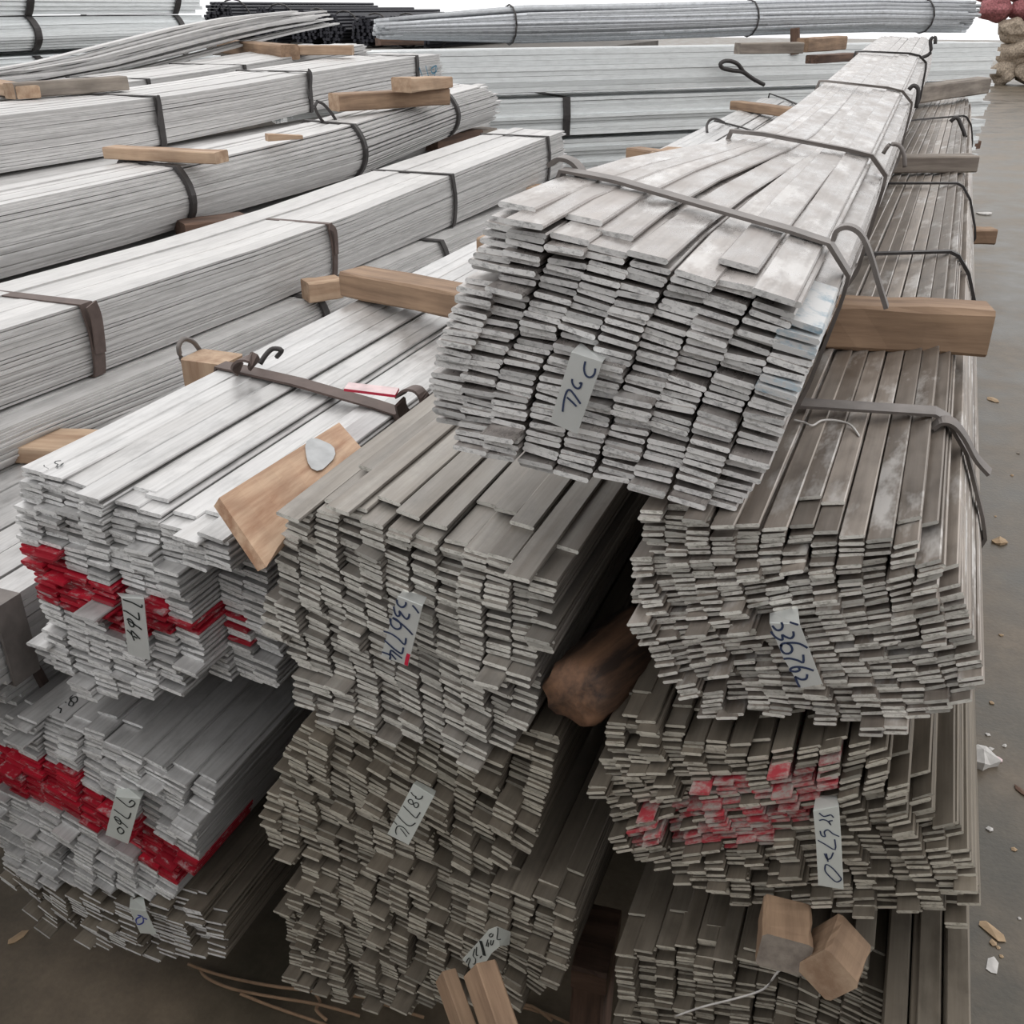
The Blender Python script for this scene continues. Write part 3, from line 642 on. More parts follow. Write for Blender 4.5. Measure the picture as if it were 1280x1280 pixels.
# ------------------------------------------------------------------ bundles seen from the side (left, behind, far)
def side_bundle(label, X, top, bot, W, nrow, ncol, mats, Y0=None, Y1=None, bulge=0.0, seed=1, name='flat_bar_bundle', bar='flat_bar',
                frame=None, group=None, jx=0.0008, fan=0.02, fill=0.97, cat='bundle', flip=1):
    """top/bot: pixel runs of the upper and lower edge of the near long side. frame: (point, direction) for bundles not along Y"""
    rr = random.Random(seed)
    if frame is None:
        tp = [atX(x, y, X) for x, y in top]; bp = [atX(x, y, X) for x, y in bot]
        zt = sorted((p.y, p.z) for p in tp); zb = sorted((p.y, p.z) for p in bp)
    else: zt, zb = top, bot
    if Y1 is None: Y1 = max(zt[-1][0], zb[-1][0])
    if Y0 is None: Y0 = Y1 - 6.0
    N = 13; Ys = [Y0 + (Y1 - Y0) * i / N for i in range(N + 1)]
    if frame is None: Mx = Matrix.Identity(4); Mx.translation = Vector((X, 0, 0))
    else:
        p, d = frame; d = Vector(d).normalized(); Mx = Matrix((Vector((d.y, -d.x, 0)), d, Vector((0, 0, 1)))).transposed().to_4x4(); Mx.translation = Vector(p)
    def sm(tab, y): return (interp(tab, y - 0.25) + interp(tab, y) * 2 + interp(tab, y + 0.25)) / 4
    zlow = min(sm(zb, y) for y in Ys); ym = (Y0 + Y1) / 2
    base = Mx @ Vector((-W / 2, ym, zlow))
    root = thing(name, label, cat, base, group)
    root.rotation_euler = Mx.to_euler()
    wb = W / ncol; secrows = []; count = 0; sv = []; sf = []; smi = []
    for j in range(nrow):
        v0, v1 = (j + 0.5 - fill / 2) / nrow, (j + 0.5 + fill / 2) / nrow
        ph = rr.uniform(0, 6); am = rr.uniform(0.0, 0.0016)
        vs = []; fs = []; fm = []
        for i, y in enumerate(Ys):
            zl, zh = sm(zb, y), sm(zt, y)
            wob = am * math.sin(ph + y * 2.1)
            a = zl + (zh - zl) * v0 + wob - zlow; b = zl + (zh - zl) * v1 + wob - zlow
            e = wb * 0.475
            vs += [(-e, y - ym, a), (e, y - ym, a), (e, y - ym, b), (-e, y - ym, b)]
            if i:
                q = 4 * i
                for k in range(4): k2 = (k + 1) % 4; fs.append((q - 4 + k, q + k, q + k2, q - 4 + k2)); fm.append(0)
        fs.append((0, 1, 2, 3)); fs.append((4 * N + 3, 4 * N + 2, 4 * N + 1, 4 * N)); fm += [1, 1]
        me = None
        vv = (j + 0.5) / nrow
        bo = -bulge * (2 * vv - 1) ** 2 * 2
        for i in range(ncol):
            x = W / 2 - (i + 0.5) * wb + bo * (1 - 2 * i / max(1, ncol - 1)) + rr.gauss(0, jx)
            dy = rr.gauss(0, fan)
            secrows.append((x, j, wb))
            if count < 300 or (i == 0 or j == nrow - 1):
                if count < 300:
                    if me is None: me = mesh(bar, vs, fs, mats, fm)
                    part(bar, me, root, Matrix.Translation((x, dy, rr.gauss(0, 0.0016) if j == nrow - 1 else 0)))
                    count += 1; continue
            b0 = len(sv); sv.extend((a + x, b + dy, c) for a, b, c in vs); sf.extend(tuple(b0 + q for q in f) for f in fs); smi.extend(fm)
    if sv: part('inner_bars', mesh('inner_bars', sv, sf, mats, smi), root, None, None, True)
    B = Bundle(); B.root = root
    def loc_section(y):
        zl, zh = sm(zb, y), sm(zt, y); pts = []
        for x, j, w_ in secrows:
            for z in (zl + (zh - zl) * j / nrow, zl + (zh - zl) * (j + 1) / nrow):
                pts += [(x - w_ / 2, z - zlow), (x + w_ / 2, z - zlow)]
        return pts
    B.ym = ym; B.loc = loc_section; B.ztop = lambda y: sm(zt, y); B.zbot = lambda y: sm(zb, y); B.X = X; B.W = W; B.base = base
    return B
def side_strap(B, Y, width=0.014, thick=0.004, mat='wire', name='strap', off=0.0065, skew=0.0):
    h = hull(B.loc(Y)); cx = sum(p[0] for p in h) / len(h); cz = sum(p[1] for p in h) / len(h); vs = []; fs = []; n = len(h)
    for (x, z) in h:
        d = math.hypot(x - cx, z - cz); ux, uz = (x - cx) / d, (z - cz) / d
        for o in (off - thick / 2, off + thick / 2):
            for s in (-1, 1): vs.append((x + ux * o, Y - B.ym + s * width / 2 + skew * (x - cx), z + uz * o))
    for i in range(n):
        a = 4 * i; b = 4 * ((i + 1) % n)
        fs += [(a + 2, a + 3, b + 3, b + 2), (a + 1, a, b, b + 1), (a, a + 2, b + 2, b), (a + 3, a + 1, b + 1, b + 3)]
    return part(name, mesh(name, vs, fs, [mat]), B.root)
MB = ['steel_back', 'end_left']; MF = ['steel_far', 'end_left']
g1 = 'pale bar bundles lying side on at the left'
B1 = side_bundle('square-edged pale bundle at the left with three dark straps and a blue mark', -2.6,
    [(0, 143), (195, 122), (290, 108), (385, 90), (460, 78), (520, 70), (551, 67)], [(0, 216), (110, 200), (197, 182), (300, 161), (382, 141), (450, 124), (520, 110), (550, 102)], 0.36, 32, 7, MB, seed=31, group=g1)
B2 = side_bundle('rounded pale bundle curving up to a fanned end, between two straight-sided ones', -2.0,
    [(0, 262), (236, 212), (380, 178), (470, 155), (566, 122), (610, 108)], [(0, 357), (150, 317), (281, 273), (380, 246), (473, 219), (510, 196), (592, 162), (622, 152)], 0.34, 30, 7, MB, bulge=0.028, fan=0.05, seed=32, group=g1)
B3 = side_bundle('pale bundle with rusty flat strap nearest the front on the left', -1.45,
    [(0, 412), (108, 382), (250, 337), (412, 283), (566, 219), (685, 172), (705, 164)], [(0, 510), (121, 469), (250, 420), (380, 366), (409, 351), (576, 278), (696, 222), (705, 217)], 0.30, 30, 6, MB, seed=33, group=g1, bulge=0.004)
B4 = side_bundle('pale bundle lying underneath the one with the rusty flat strap', -1.38,
    [(0, 540), (121, 494), (245, 443), (400, 376), (548, 304), (690, 248)], [(0, 588), (121, 546), (245, 500), (400, 428), (548, 350), (690, 290)], 0.36, 20, 6, MB, seed=34, group=g1, bulge=0.01)
B0 = side_bundle('pale bundle behind the square-edged strapped one with two timbers on it', -3.1,
    [(0, 125), (150, 104), (305, 82), (400, 65), (458, 55)], [(0, 180), (150, 155), (305, 125), (400, 104), (458, 92)], 0.42, 22, 6, MB, seed=35, group=g1)
def flat(z, Ya=-3, Yb=9): return [(Ya, z), (Yb, z)]
def straight(label, X, z1, z0, W, nrow, ncol, Y0, Y1, seed, mats=MB, **k):
    return side_bundle(label, X, flat(z1), flat(z0), W, nrow, ncol, mats, Y0, Y1, seed=seed, frame=(Vector((X, 0, 0)), (0, 1, 0)), **k)
# the given X is the right-hand face
U1 = straight('shaded bundle beneath the square-edged strapped one', -2.2, 1.035, 0.86, 0.52, 22, 7, -0.6, 5.3, 41, bulge=0.01)
U2 = straight('shaded bundle beneath the rounded one', -1.86, 0.872, 0.70, 0.42, 20, 6, -0.8, 5.2, 42)
N1 = straight('bright bundle at the left edge behind the upper left stack', -1.06, 0.78, 0.66, 0.33, 14, 6, 0.78, 6.5, 43, ['steel_left', 'end_left'])
N2 = straight('dull round bundle low at the left edge behind the red-banded bars', -1.12, 0.645, 0.46, 0.34, 26, 6, 0.84, 6.6, 44, bulge=0.03)
for Yp in (0.825,): side_strap(N1, Yp, 0.045, 0.005, 'strap_grey')
side_strap(N2, 0.90, 0.012, 0.01, 'strap', 'binding_wire')
for Yp, Wd in ((3.15, 0.03), (4.18, 0.024), (5.27, 0.03)): side_strap(B1, Yp, Wd, 0.006)
for Yp in (2.56, 3.62, 4.5): side_strap(B2, Yp, 0.022, 0.012, 'wire', 'binding_wire', skew=-0.25)
side_strap(B3, 1.47, 0.03, 0.005, 'strap')
for Yp in (2.38, 3.18, 4.14): side_strap(B3, Yp, 0.02, 0.006, 'strap' if Yp < 3 else 'wire')
for Yp in (2.2, 2.95): side_strap(B4, Yp, 0.026, 0.006, 'wire')
side_strap(B0, 4.42, 0.02, 0.006); side_strap(B0, 3.72, 0.02, 0.006)
# loose ends of the straps
def tail(B, X, pts, w, mat='strap', t=0.003):
    ribbon_part('strap_tail', [atX(x, y, X) - Vector(B.root.location) + Vector(B.root.location) for x, y in pts], (0, 1, 0), w, t, mat, B.root)
tail(B3, -1.43, [(114, 380), (121, 400), (126, 441)], 0.028)
tail(B3, -1.435, [(412, 283), (419, 290), (421, 318)], 0.016)
tail(B1, -2.58, [(196, 120), (199, 130), (199, 157)], 0.018, 'wire')
tail(B1, -2.58, [(385, 88), (389, 95), (387, 124)], 0.018, 'wire')
v, f = strokes_geo([[(524, 84), (529, 100), (528, 104)], [(532, 82), (536, 98), (535, 102)], [(545, 82), (539, 86), (541, 92), (546, 88), (545, 82), (543, 100)]], lambda x, y: atX(x, y, -2.585), Vector((-1, 0, 0)), 0.008)
wpart('handwriting', v, f, ['ink_teal'], B1.root)

# bars sagging across behind, ending in a fan
E2 = side_bundle('thin pile of loose pale strips sweeping up to a split end', -3.6,
    [(0, 92), (100, 82), (180, 60), (250, 40), (320, 22), (380, 13)], [(0, 116), (100, 102), (200, 78), (300, 52), (400, 30)], 0.13, 9, 3, MB, fan=0.15, seed=51, jx=0.004)
gF = 'galvanised angle bundles far left'
for nm, (za, zb_), sd in (('uppermost', (1.74, 1.455), 52), ('middle', (1.445, 1.265), 53), ('lowest', (1.235, 1.11), 54)):
    Fb = side_bundle(nm + ' of the grey section bundles in the far upper left corner', -5, [(-3, za), (9, za)], [(-3, zb_), (9, zb_)], 0.9, 12, 5, MF, 0.8, 6.75, frame=(Vector((-5.0, 0, 0)), (0, 1, 0)), fan=0.05, seed=sd, bulge=0.03, group=gF, name='section_bundle', bar='section_bar')
    side_strap(Fb, 5.1, 0.05, 0.01); side_strap(Fb, 6.45, 0.05, 0.01)

# cross stack at the back, lying oblique to the rest
CP = Vector((0.47, 9.4, 0)); CD = Vector((0.73, 0.68, 0)).normalized(); CN = Vector((CD.y, -CD.x, 0))
def cross(label, z1, z0, nrow, ncol, W, sd, s0=-5.6, s1=-0.08, mats=MF, **k):
    return side_bundle(label, 0, [(-9, z1), (9, z1)], [(-9, z0), (9, z0)], W, nrow, ncol, mats, s0, s1, seed=sd, frame=(CP, CD), fan=0.03, jx=0.004, name='long_bar_bundle', bar='long_bar', group='pale bars stacked crosswise at the back', **k)
C1 = cross('uppermost of the white crosswise bar layers at the back', 1.25, 0.995, 8, 3, 0.5, 61)
C2 = cross('second crosswise bar layer from the top at the back', 0.955, 0.72, 11, 3, 0.5, 62)
C3 = cross('third crosswise bar layer from the top at the back', 0.69, 0.46, 9, 3, 0.5, 63)
C4 = cross('lowest crosswise bar layer at the back, near the floor', 0.43, 0.06, 12, 3, 0.5, 64)
side_strap(C2, -3.75, 0.05, 0.012)
# long round rods on top of the cross stack
def rods(label, n, r, cpts, rad, sd, name='rod_bundle'):
    rr = random.Random(sd); base = Vector(cpts[0]); root = thing(name, label, 'bundle', base)
    sv, sf = [], []
    for i in range(n):
        an = rr.uniform(0, 6.28); ra = math.sqrt(rr.random()) * rad if i % 2 else rad
        pts = []; e0 = rr.uniform(0, 0.10); tw = rr.uniform(-0.5, 0.5)
        for k, p in enumerate(cpts):
            u = k / (len(cpts) - 1); sq = 0.45 + 0.55 * min(1, u * 3)
            pts.append(Vector(p) + (CN * math.cos(an + tw * u) * 1.1 + Vector((0, 0, 1)) * math.sin(an + tw * u)) * ra * sq)
        pts[0] = pts[0] + (pts[1] - pts[0]) * e0 * 4; pts[-1] = pts[-1] + (pts[-1] - pts[-2]) * rr.uniform(-0.15, 0.2)
        v, f = tube_geo(pts, r, 5)
        part('rod', mesh('rod', [q - base for q in v], f, ['steel_rod'], None, True), root)
    for u in (0.3, 0.62, 0.93):
        k = u * (len(cpts) - 1); a = int(k); c = Vector(cpts[a]).lerp(Vector(cpts[a + 1]), k - a)
        ring = [c + (CN * math.cos(t * 0.5236) * 1.1 + Vector((0, 0, 1)) * math.sin(t * 0.5236)) * (rad + r + 0.004) for t in range(13)]
        v, f = tube_geo(ring, 0.006, 5); wpart('binding_wire', v, f, ['wire'], root, None, True)
    return root
rods('long round grey rods tied together, lying on the crosswise bars at the back', 150, 0.013,
     [CP + CD * s - CN * 0.15 + Vector((0, 0, z)) for s, z in ((-5.0, 1.375), (-4.5, 1.385), (-4.0, 1.395), (-3.0, 1.41), (-2.0, 1.43), (-1.2, 1.44), (-0.4, 1.43))], 0.10, 71)

# black rod bundles, cut ends towards us
def black_bundle(label, c, rad, sd, n=70, L=3.0):
    rr = random.Random(sd); root = thing('black_rod_bundle', label, 'bundle', c + Vector((0, 0, -rad)), 'black rod bundles at the back')
    sv, sf = [], []; r = 0.016; k = int(rad / r) + 1
    for i in range(-k, k + 1):
        for j in range(-k, k + 1):
            x = (i + 0.5 * (j % 2)) * 2 * r; z = j * 1.73 * r
            if x * x + z * z < (rad - r) ** 2:
                y = rr.uniform(-0.03, 0.03)
                tube_geo([Vector((x, y, z + rad)), Vector((x, y + L, z + rad))], r * 0.97, 6, sv, sf)
    part('rods', mesh('rods', sv, sf, ['black_rod']), root, None, None, True)
    ring = [Vector((math.cos(t * 0.3927) * (rad + 0.004), 0.25, math.sin(t * 0.3927) * (rad + 0.004) + rad)) for t in range(17)]
    v, f = tube_geo(ring, 0.008, 5); part('binding_wire', mesh('binding_wire', v, f, ['wire'], None, True), root)
slab('trim_1', -7.2, -3.0, 8.8, 12.3, 0, 1.155, 'wall')   # loading platform carrying the black bundles
kk = 0
for (px, rad) in ((272, 0.20), (330, 0.18), (378, 0.16), (412, 0.15), (452, 0.14), (492, 0.14), (528, 0.13)):
    Yg = 9.0; x = atY(px, 10, Yg).x; zc = 1.16 + rad; lev = 0
    nm = ['first', 'second', 'third', 'fourth', 'fifth', 'sixth', 'seventh'][kk]
    black_bundle('%s black rod bundle from the left in the dark back row' % nm, Vector((x, Yg, zc)), rad, 80 + kk)
    kk += 1

# ------------------------------------------------------------------ timber
def box_geo(p0, p1, h, d, rr, up=Vector((0, 0, 1)), away=None, seg=5, taper=0.0):
    """timber from p0 to p1 (front bottom edge), height h up, depth d away from the camera, chamfered and slightly crooked"""
    p0, p1 = Vector(p0), Vector(p1); ax = (p1 - p0).normalized(); aw = up.cross(ax).normalized()
    if aw.y < 0: aw = -aw
    if away is not None: aw = Vector(away).normalized()
    u = ax.cross(aw).normalized();
    if u.dot(up) < 0: u = -u
    c = min(h, d) * 0.09; vs = []; fs = []
    prof = [(c, 0), (d - c, 0), (d, c), (d, h - c), (d - c, h), (c, h), (0, h - c), (0, c)]
    for i in range(seg + 1):
        t = i / seg; j = [rr.uniform(-1, 1) * h * 0.025 for _ in range(16)]
        for q, (a, b) in enumerate(prof): vs.append(p0.lerp(p1, t) + aw * (a + j[q]) + u * (b * (1 - taper * t) + j[8 + q]))
    for i in range(seg):
        for q in range(8): q2 = (q + 1) % 8; fs.append((8 * i + q, 8 * i + q2, 8 * i + 8 + q2, 8 * i + 8 + q))
    fs.append(tuple(reversed(range(8)))); fs.append(tuple(8 * seg + q for q in range(8)))
    return vs, fs, ax
def obox(name, label, cat, verts, faces, ax, mat, fm=None, mats=None, base=None):
    """object with its local X along the grain"""
    vs = [Vector(v) for v in verts]; c = sum(vs, Vector()) / len(vs)
    y = Vector((0, 0, 1)).cross(ax); y = y.normalized() if y.length > 1e-3 else Vector((0, 1, 0)); z = ax.cross(y).normalized()
    Mx = Matrix((ax, y, z)).transposed().to_4x4(); Mx.translation = c; inv = Mx.inverted()
    o = part(name, mesh(name, [inv @ v for v in vs], faces, mats or [mat], fm), None, Mx); o['label'] = label; o['category'] = cat
    return o
WR = random.Random(5)
def beam(label, a, b, Zb, h, d, mat='wood', endmat=None, name='timber', cat='wood', taper=0.0, Zb2=None):
    p0 = atZ(a[0], a[1], Zb); p1 = atZ(b[0], b[1], Zb if Zb2 is None else Zb2)
    v, f, ax = box_geo(p0, p1, h, d, WR, taper=taper)
    fm = [0] * len(f); mats = [mat]
    if endmat: mats = [mat, endmat]; fm[-1] = 1; fm[-2] = 1
    return obox(name, label, cat, v, f, ax, mat, fm, mats)
beam('brown timber sticking out right under the topmost bundle', (1030, 438), (1233, 448), 1.092, 0.062, 0.06)
beam('grey timber with pale end across the upper right bundle', (1105, 217), (1221, 216), 1.075, 0.045, 0.07, 'wood_grey', 'wood_pale')
beam('weathered timber tilted under the far end of the topmost bundle', (1140, 131), (1236, 117), 1.055, 0.085, 0.09, 'wood_grey', 'wood')
beam('small brown block poking out of the right flank of the stack', (1200, 306), (1244, 306), 0.84, 0.045, 0.06)
beam('brown timber lying across the upper left bundle beside the topmost one', (426, 371), (580, 402), 1.0, 0.048, 0.075, 'wood')
beam('short block end behind the timber on the upper left bundle', (388, 379), (430, 373), 0.83, 0.05, 0.06, 'wood_pale')
pb = atZ(252, 492, 0.93)
v, f, ax = box_geo(Vector((pb.x - 0.035, pb.y, 0.782)), Vector((pb.x - 0.035, pb.y, 0.985)), 0.085, 0.06, WR, up=Vector((1, 0, 0)), away=(0, 1, 0))
obox('timber', 'upright square timber end beside the wire loop left of the stack', 'wood', v, f, ax, 'wood_pale')
beam('wide brown timber at the left edge on the bright bundle', (-40, 577), (106, 584), 0.784, 0.03, 0.10, 'wood_pale')
beam('small pinkish block wedged left of the topmost bundle', (596, 318), (640, 322), 1.02, 0.035, 0.05, 'wood_pale')
beam('pale timber between square-edged and rounded left bundles', (130, 199), (270, 206), 1.085, 0.034, 0.07, 'wood_pale')
beam('yellow splinter of wood on the rounded bundle', (336, 177), (379, 174), 1.10, 0.024, 0.03, 'wood_pale', None, 'wood_splinter', 'wood', 0.5)
beam('long brown timber at the fanned end of the rounded bundle', (425, 140), (563, 131), 1.125, 0.065, 0.09, 'wood', 'wood_pale')
beam('pinkish broken block on top of the timber by the fanned end', (515, 116), (566, 110), 1.19, 0.055, 0.10, 'wood_pale', None, 'wood_block', 'wood', 0.2)
beam('dark weathered timber with pale sawn end on the square-edged bundle', (20, 124), (162, 113), 1.215, 0.05, 0.06, 'wood_grey', 'wood_pale')
beam('pale timber at the left edge touching the dark weathered one', (-30, 113), (22, 124), 1.215, 0.04, 0.08, 'wood_pale')
beam('thick brown timber under the loose strips', (272, 66), (352, 75), 1.255, 0.07, 0.10, 'wood')
beam('thin pale timber right of the thick one on the back bundle', (352, 69), (440, 69), 1.275, 0.045, 0.09, 'wood_pale')
beam('brown timber on the upper left bundle between its far wires, nearer one', (782, 200), (838, 208), 0.995, 0.042, 0.08, 'wood')
beam('pale block end beside the topmost bundle next to a brown timber', (838, 207), (858, 200), 0.995, 0.042, 0.08, 'wood_pale', None, 'wood_block')
beam('reddish timber on the far end of the upper left bundle', (912, 137), (990, 148), 0.99, 0.045, 0.08, 'wood')
beam('grey timber lying on the white crosswise bars', (925, 68), (1004, 67), 1.25, 0.06, 0.08, 'wood_grey')
beam('tan timber right of a dark post on the crosswise bars', (1010, 66), (1058, 62), 1.25, 0.08, 0.08, 'wood')
beam('reddish timber below the far end of the topmost bundle', (1022, 80), (1075, 76), 1.17, 0.05, 0.09, 'wood_dark')
v, f, ax = box_geo(atP(1000, 66, CP, CN), atP(1000, 34, CP, CN), 0.06, 0.06, WR, up=Vector((0, -1, 0)))
obox('post', 'short dark upright post under the long rods', 'post', v, f, ax, 'wood_dark')
beam('dark red block between rounded and rusty-strapped bundles', (234, 302), (316, 292), 0.885, 0.05, 0.10, 'wood_dark')
beam('dark block under the fanned end of the rounded bundle', (548, 190), (604, 180), 0.885, 0.07, 0.12, 'wood_dark', None, 'wood_block')
beam('grey stone-like block further right under the fanned end', (588, 180), (622, 176), 0.885, 0.06, 0.12, 'wood_grey', None, 'wood_block')
beam('yellowish timber under the far end of the rusty-strapped bundle', (632, 252), (692, 250), 0.80, 0.05, 0.1, 'wood_pale')
beam('dark brown timber between rod bundle and crosswise bars', (476, 57), (530, 56), 1.25, 0.05, 0.1, 'wood_dark')
beam('small dark block at right end between second and third crosswise layers', (1210, 186), (1225, 186), 0.45, 0.06, 0.08, 'wood_dark')
# stained board wedged between two bundles
A, Bq, Cq, Dq = atY(274, 622, 0.80), atY(424, 528, 1.08), atY(453, 561, 1.02), atY(331, 706, 0.765)
nb = (Bq - A).cross(Dq - A).normalized(); nb = nb if nb.dot(EYE - A) > 0 else -nb
vs = []; fs = []; n = 8
for s in (0, -0.014):
    for i in range(n + 1):
        t = i / n; l = A.lerp(Bq, t); r = Dq.lerp(Cq, t); w_ = 0.004 * WR.uniform(-1, 1); vs += [l + nb * s, r + nb * s + (r - l).normalized() * w_]
k = 2 * (n + 1)
for i in range(n): a = 2 * i; fs += [(a, a + 1, a + 3, a + 2), (k + a, k + a + 2, k + a + 3, k + a + 1), (a, a + 2, k + a + 2, k + a), (a + 1, k + a + 1, k + a + 3, a + 3)]
fs += [(0, k, k + 1, 1), (2 * n, 2 * n + 1, k + 2 * n + 1, k + 2 * n)]
bd = obox('board', 'stained tan board with a grey smear wedged between left and middle bundles', 'board', vs, fs, (Bq - A).normalized(), 'wood_ply')
sv_, sf_ = [], []
def onboard(t, q): l = A.lerp(Bq, t); r = Dq.lerp(Cq, t); return l.lerp(r, q) + nb * 0.0035
for ring in range(4):
    for q in range(18):
        an = q * 0.349; k = (ring + 0.02) / 3; wob = 1 + 0.12 * math.sin(3 * an); sv_.append(onboard(0.70 + 0.11 * k * math.cos(an) * wob, 0.36 + 0.34 * k * math.sin(an) * wob))
for ring in range(3):
    for q in range(18): q2 = (q + 1) % 18; sf_.append((18 * ring + q, 18 * ring + q2, 18 * ring + 18 + q2, 18 * ring + 18 + q))
inv = bd.matrix_basis.inverted()
part('smear', mesh('smear', [inv @ p for p in sv_], sf_, ['patch']), bd, None, 'grey smear')
# log
def log(label, p0, p1, r0, r1, mat, sd):
    rr = random.Random(sd); p0, p1 = Vector(p0), Vector(p1); ax = (p1 - p0).normalized(); a = ax.cross(Vector((0, 0, 1))).normalized(); b = ax.cross(a)
    vs = []; fs = []; n = 20; m = 12; rad = [1 + rr.uniform(-0.13, 0.13) for _ in range(n)]
    for i in range(m + 1):
        t = i / m; r = r0 + (r1 - r0) * t; 
        if i == 0: r *= 0.86
        for k in range(n):
            an = 2 * math.pi * k / n; q = r * rad[k] * (1 + rr.uniform(-0.035, 0.035))
            vs.append(p0.lerp(p1, t) + (a * math.cos(an) + b * math.sin(an)) * q + ax * (rr.uniform(-0.006, 0.006) if i == 0 else 0))
    for i in range(m):
        for k in range(n): k2 = (k + 1) % n; fs.append((n * i + k, n * i + k2, n * i + n + k2, n * i + n + k))
    c = len(vs); vs.append(p0 - ax * 0.004); vs.append(p1)
    for k in range(n): fs.append((c, (k + 1) % n, k)); fs.append((c + 1, n * m + k, n * m + (k + 1) % n))
    o = obox('log', label, 'log', vs, fs, ax, mat); o.data.polygons.foreach_set('use_smooth', [True] * len(o.data.polygons)); return o
log('split reddish-brown log wedged between middle and right stacks', atY(716, 872, 0.80), atY(800, 806, 0.97), 0.036, 0.046, 'bark', 3)
def block(label, c, size, rot, mat, endmat, name='wood_block'):
    from mathutils import Euler
    Rm = Euler(rot).to_matrix(); ax = Rm @ Vector((1, 0, 0)); aw = Rm @ Vector((0, 1, 0)); u = Rm @ Vector((0, 0, 1))
    p0 = Vector(c) - ax * size[0] / 2 - aw * size[1] / 2 - u * size[2] / 2
    v, f, ax_ = box_geo(p0, p0 + ax * size[0], size[2], size[1], WR, up=u, away=aw)
    fm = [0] * len(f); fm[-1] = fm[-2] = 1
    return obox(name, label, 'wood', v, f, ax, mat, fm, [mat, endmat])
pA = atY(980, 1168, 0.755); pB = atY(1043, 1196, 0.75)
block('squarish wood block, left of two, on the lowest right bundle', pA, (0.058, 0.048, 0.040), (0.06, 0.12, math.radians(97)), 'wood', 'wood_grey')
block('tilted wood block, right of two, on the lowest right bundle', pB, (0.055, 0.045, 0.045), (0.62, 0.1, math.radians(80)), 'wood', 'wood_pale')
def stake(label, px0, px1, wpx, Y, mat, lean=0.05, th=0.018):
    a = atY(px0[0], px0[1], Y); b = atY(px1[0], px1[1], Y - lean)
    d = (b - a); b = a + d * ((a.z - 0.0) / -d.z) if d.z < 0 else b
    ax = (a - b).normalized(); side = Vector((1, 0, 0)); side = (side - ax * side.dot(ax)).normalized(); nn = side.cross(ax)
    w = wpx * 1.12 / 1250
    p0 = b - side * w / 2
    v, f, ax_ = box_geo(p0, p0 + ax * (a - b).length, w, th, WR, up=side, away=Vector((0, 1, 0)) - ax * ax.y, seg=8)
    return obox('stake', label, 'stake', v, f, ax, mat)
stake('leaning pale wooden stake, left of the pair at the bottom edge', (557, 1222), (585, 1300), 32, 0.73, 'wood')
stake('leaning pale wooden stake, right of the pair at the bottom edge', (597, 1214), (626, 1300), 38, 0.68, 'wood', th=0.026)
c13 = atY(746, 1185, 0.98)
block('brown block between middle and right stacks near the floor', c13, (0.05, 0.12, 0.045), (0, 0, 0.1), 'wood_dark', 'wood')
v, f, ax = box_geo(Vector((c13.x - 0.028, c13.y - 0.03, 0.0)), Vector((c13.x - 0.028, c13.y - 0.03, c13.z - 0.024)), 0.05, 0.06, WR, up=Vector((1, 0, 0)), away=(0, 1, 0))
obox('post', 'dark upright timber under the brown block between two stacks', 'post', v, f, ax, 'wood_dark')
# skids that carry the stacks
for lab, x0, x1, y, z in (('skid timber under the left stack', -1.06, -0.72, 1.6, None), ('skid timber under the middle stack', -0.66, -0.30, 1.6, None), ('skid timber under the right stack', -0.16, 0.2, 1.6, None)):
    v, f, ax = box_geo(Vector((x0, y, 0)), Vector((x1, y, 0)), 0.07, 0.08, WR); obox('timber', lab, 'wood', v, f, ax, 'wood_dark')

# ------------------------------------------------------------------ loose wires, twigs, litter
def wire_thing(label, pts, r, mat='wire', name='wire_sling', cat='wire', k=4):
    v, f = tube_geo(smooth_path(pts, k), r, 7); return single(name, v, f, [mat], label, cat, None, None, True)
wire_thing('grey twisted wire loop standing beside the square block', [atX(x, y, pb.x - 0.04) for x, y in ((246, 472), (229, 452), (223, 434), (230, 424), (242, 428), (252, 442), (261, 462))], 0.0042, 'strap_grey')
wire_thing('dark wire loop hanging between square-edged and rounded bundles', [atX(x, y, -2.2) for x, y in ((396, 128), (394, 135), (402, 150), (415, 160), (422, 157), (416, 144), (404, 130), (396, 127))], 0.006)
wire_thing('black wire loop with a tail in front of the crosswise bars', [atP(x, y, CP + CN * 0.1, CN) for x, y in ((955, 106), (940, 98), (928, 90), (915, 88), (903, 85), (901, 79), (910, 76), (922, 80), (930, 90), (945, 101))], 0.014)
wire_thing('pale thread trailing over the upper right bundle strap', [atZ(x, y, 1.1) for x, y in ((992, 525), (1005, 528), (1015, 532), (1026, 526), (1038, 525), (1052, 527), (1064, 532), (1074, 545))], 0.0012, 'paper', 'thread', 'thread')
wire_thing('thin pale string across the lowest right bundle', [atY(x, y, 0.77) for x, y in ((845, 1270), (880, 1258), (920, 1248), (955, 1236), (972, 1215), (985, 1211), (1000, 1216))], 0.0012, 'paper', 'string', 'thread')
TR = random.Random(9)
tw = [((235, 1205), (262, 1215), (300, 1225), (350, 1234), (420, 1242), (480, 1250)), ((300, 1242), (340, 1258), (390, 1275), (430, 1290)), ((250, 1210), (258, 1222), (290, 1236), (340, 1246), (400, 1256), (450, 1270)),
      ((390, 1236), (400, 1252), (395, 1262), (408, 1275)), ((470, 1252), (500, 1262), (530, 1272)), ((610, 1250), (650, 1258), (690, 1270), (720, 1285)), ((640, 1256), (665, 1258), (690, 1276))]
tl = ['long reddish twig on the floor beneath the left stack', 'pale bent twig at the bottom edge left of the stakes', 'second reddish twig crossing the long one', 'short forked twig below the middle stack', 'twig end beside the leaning stakes', 'twig on the floor right of the stakes', 'thin twig under the middle stack, right side']
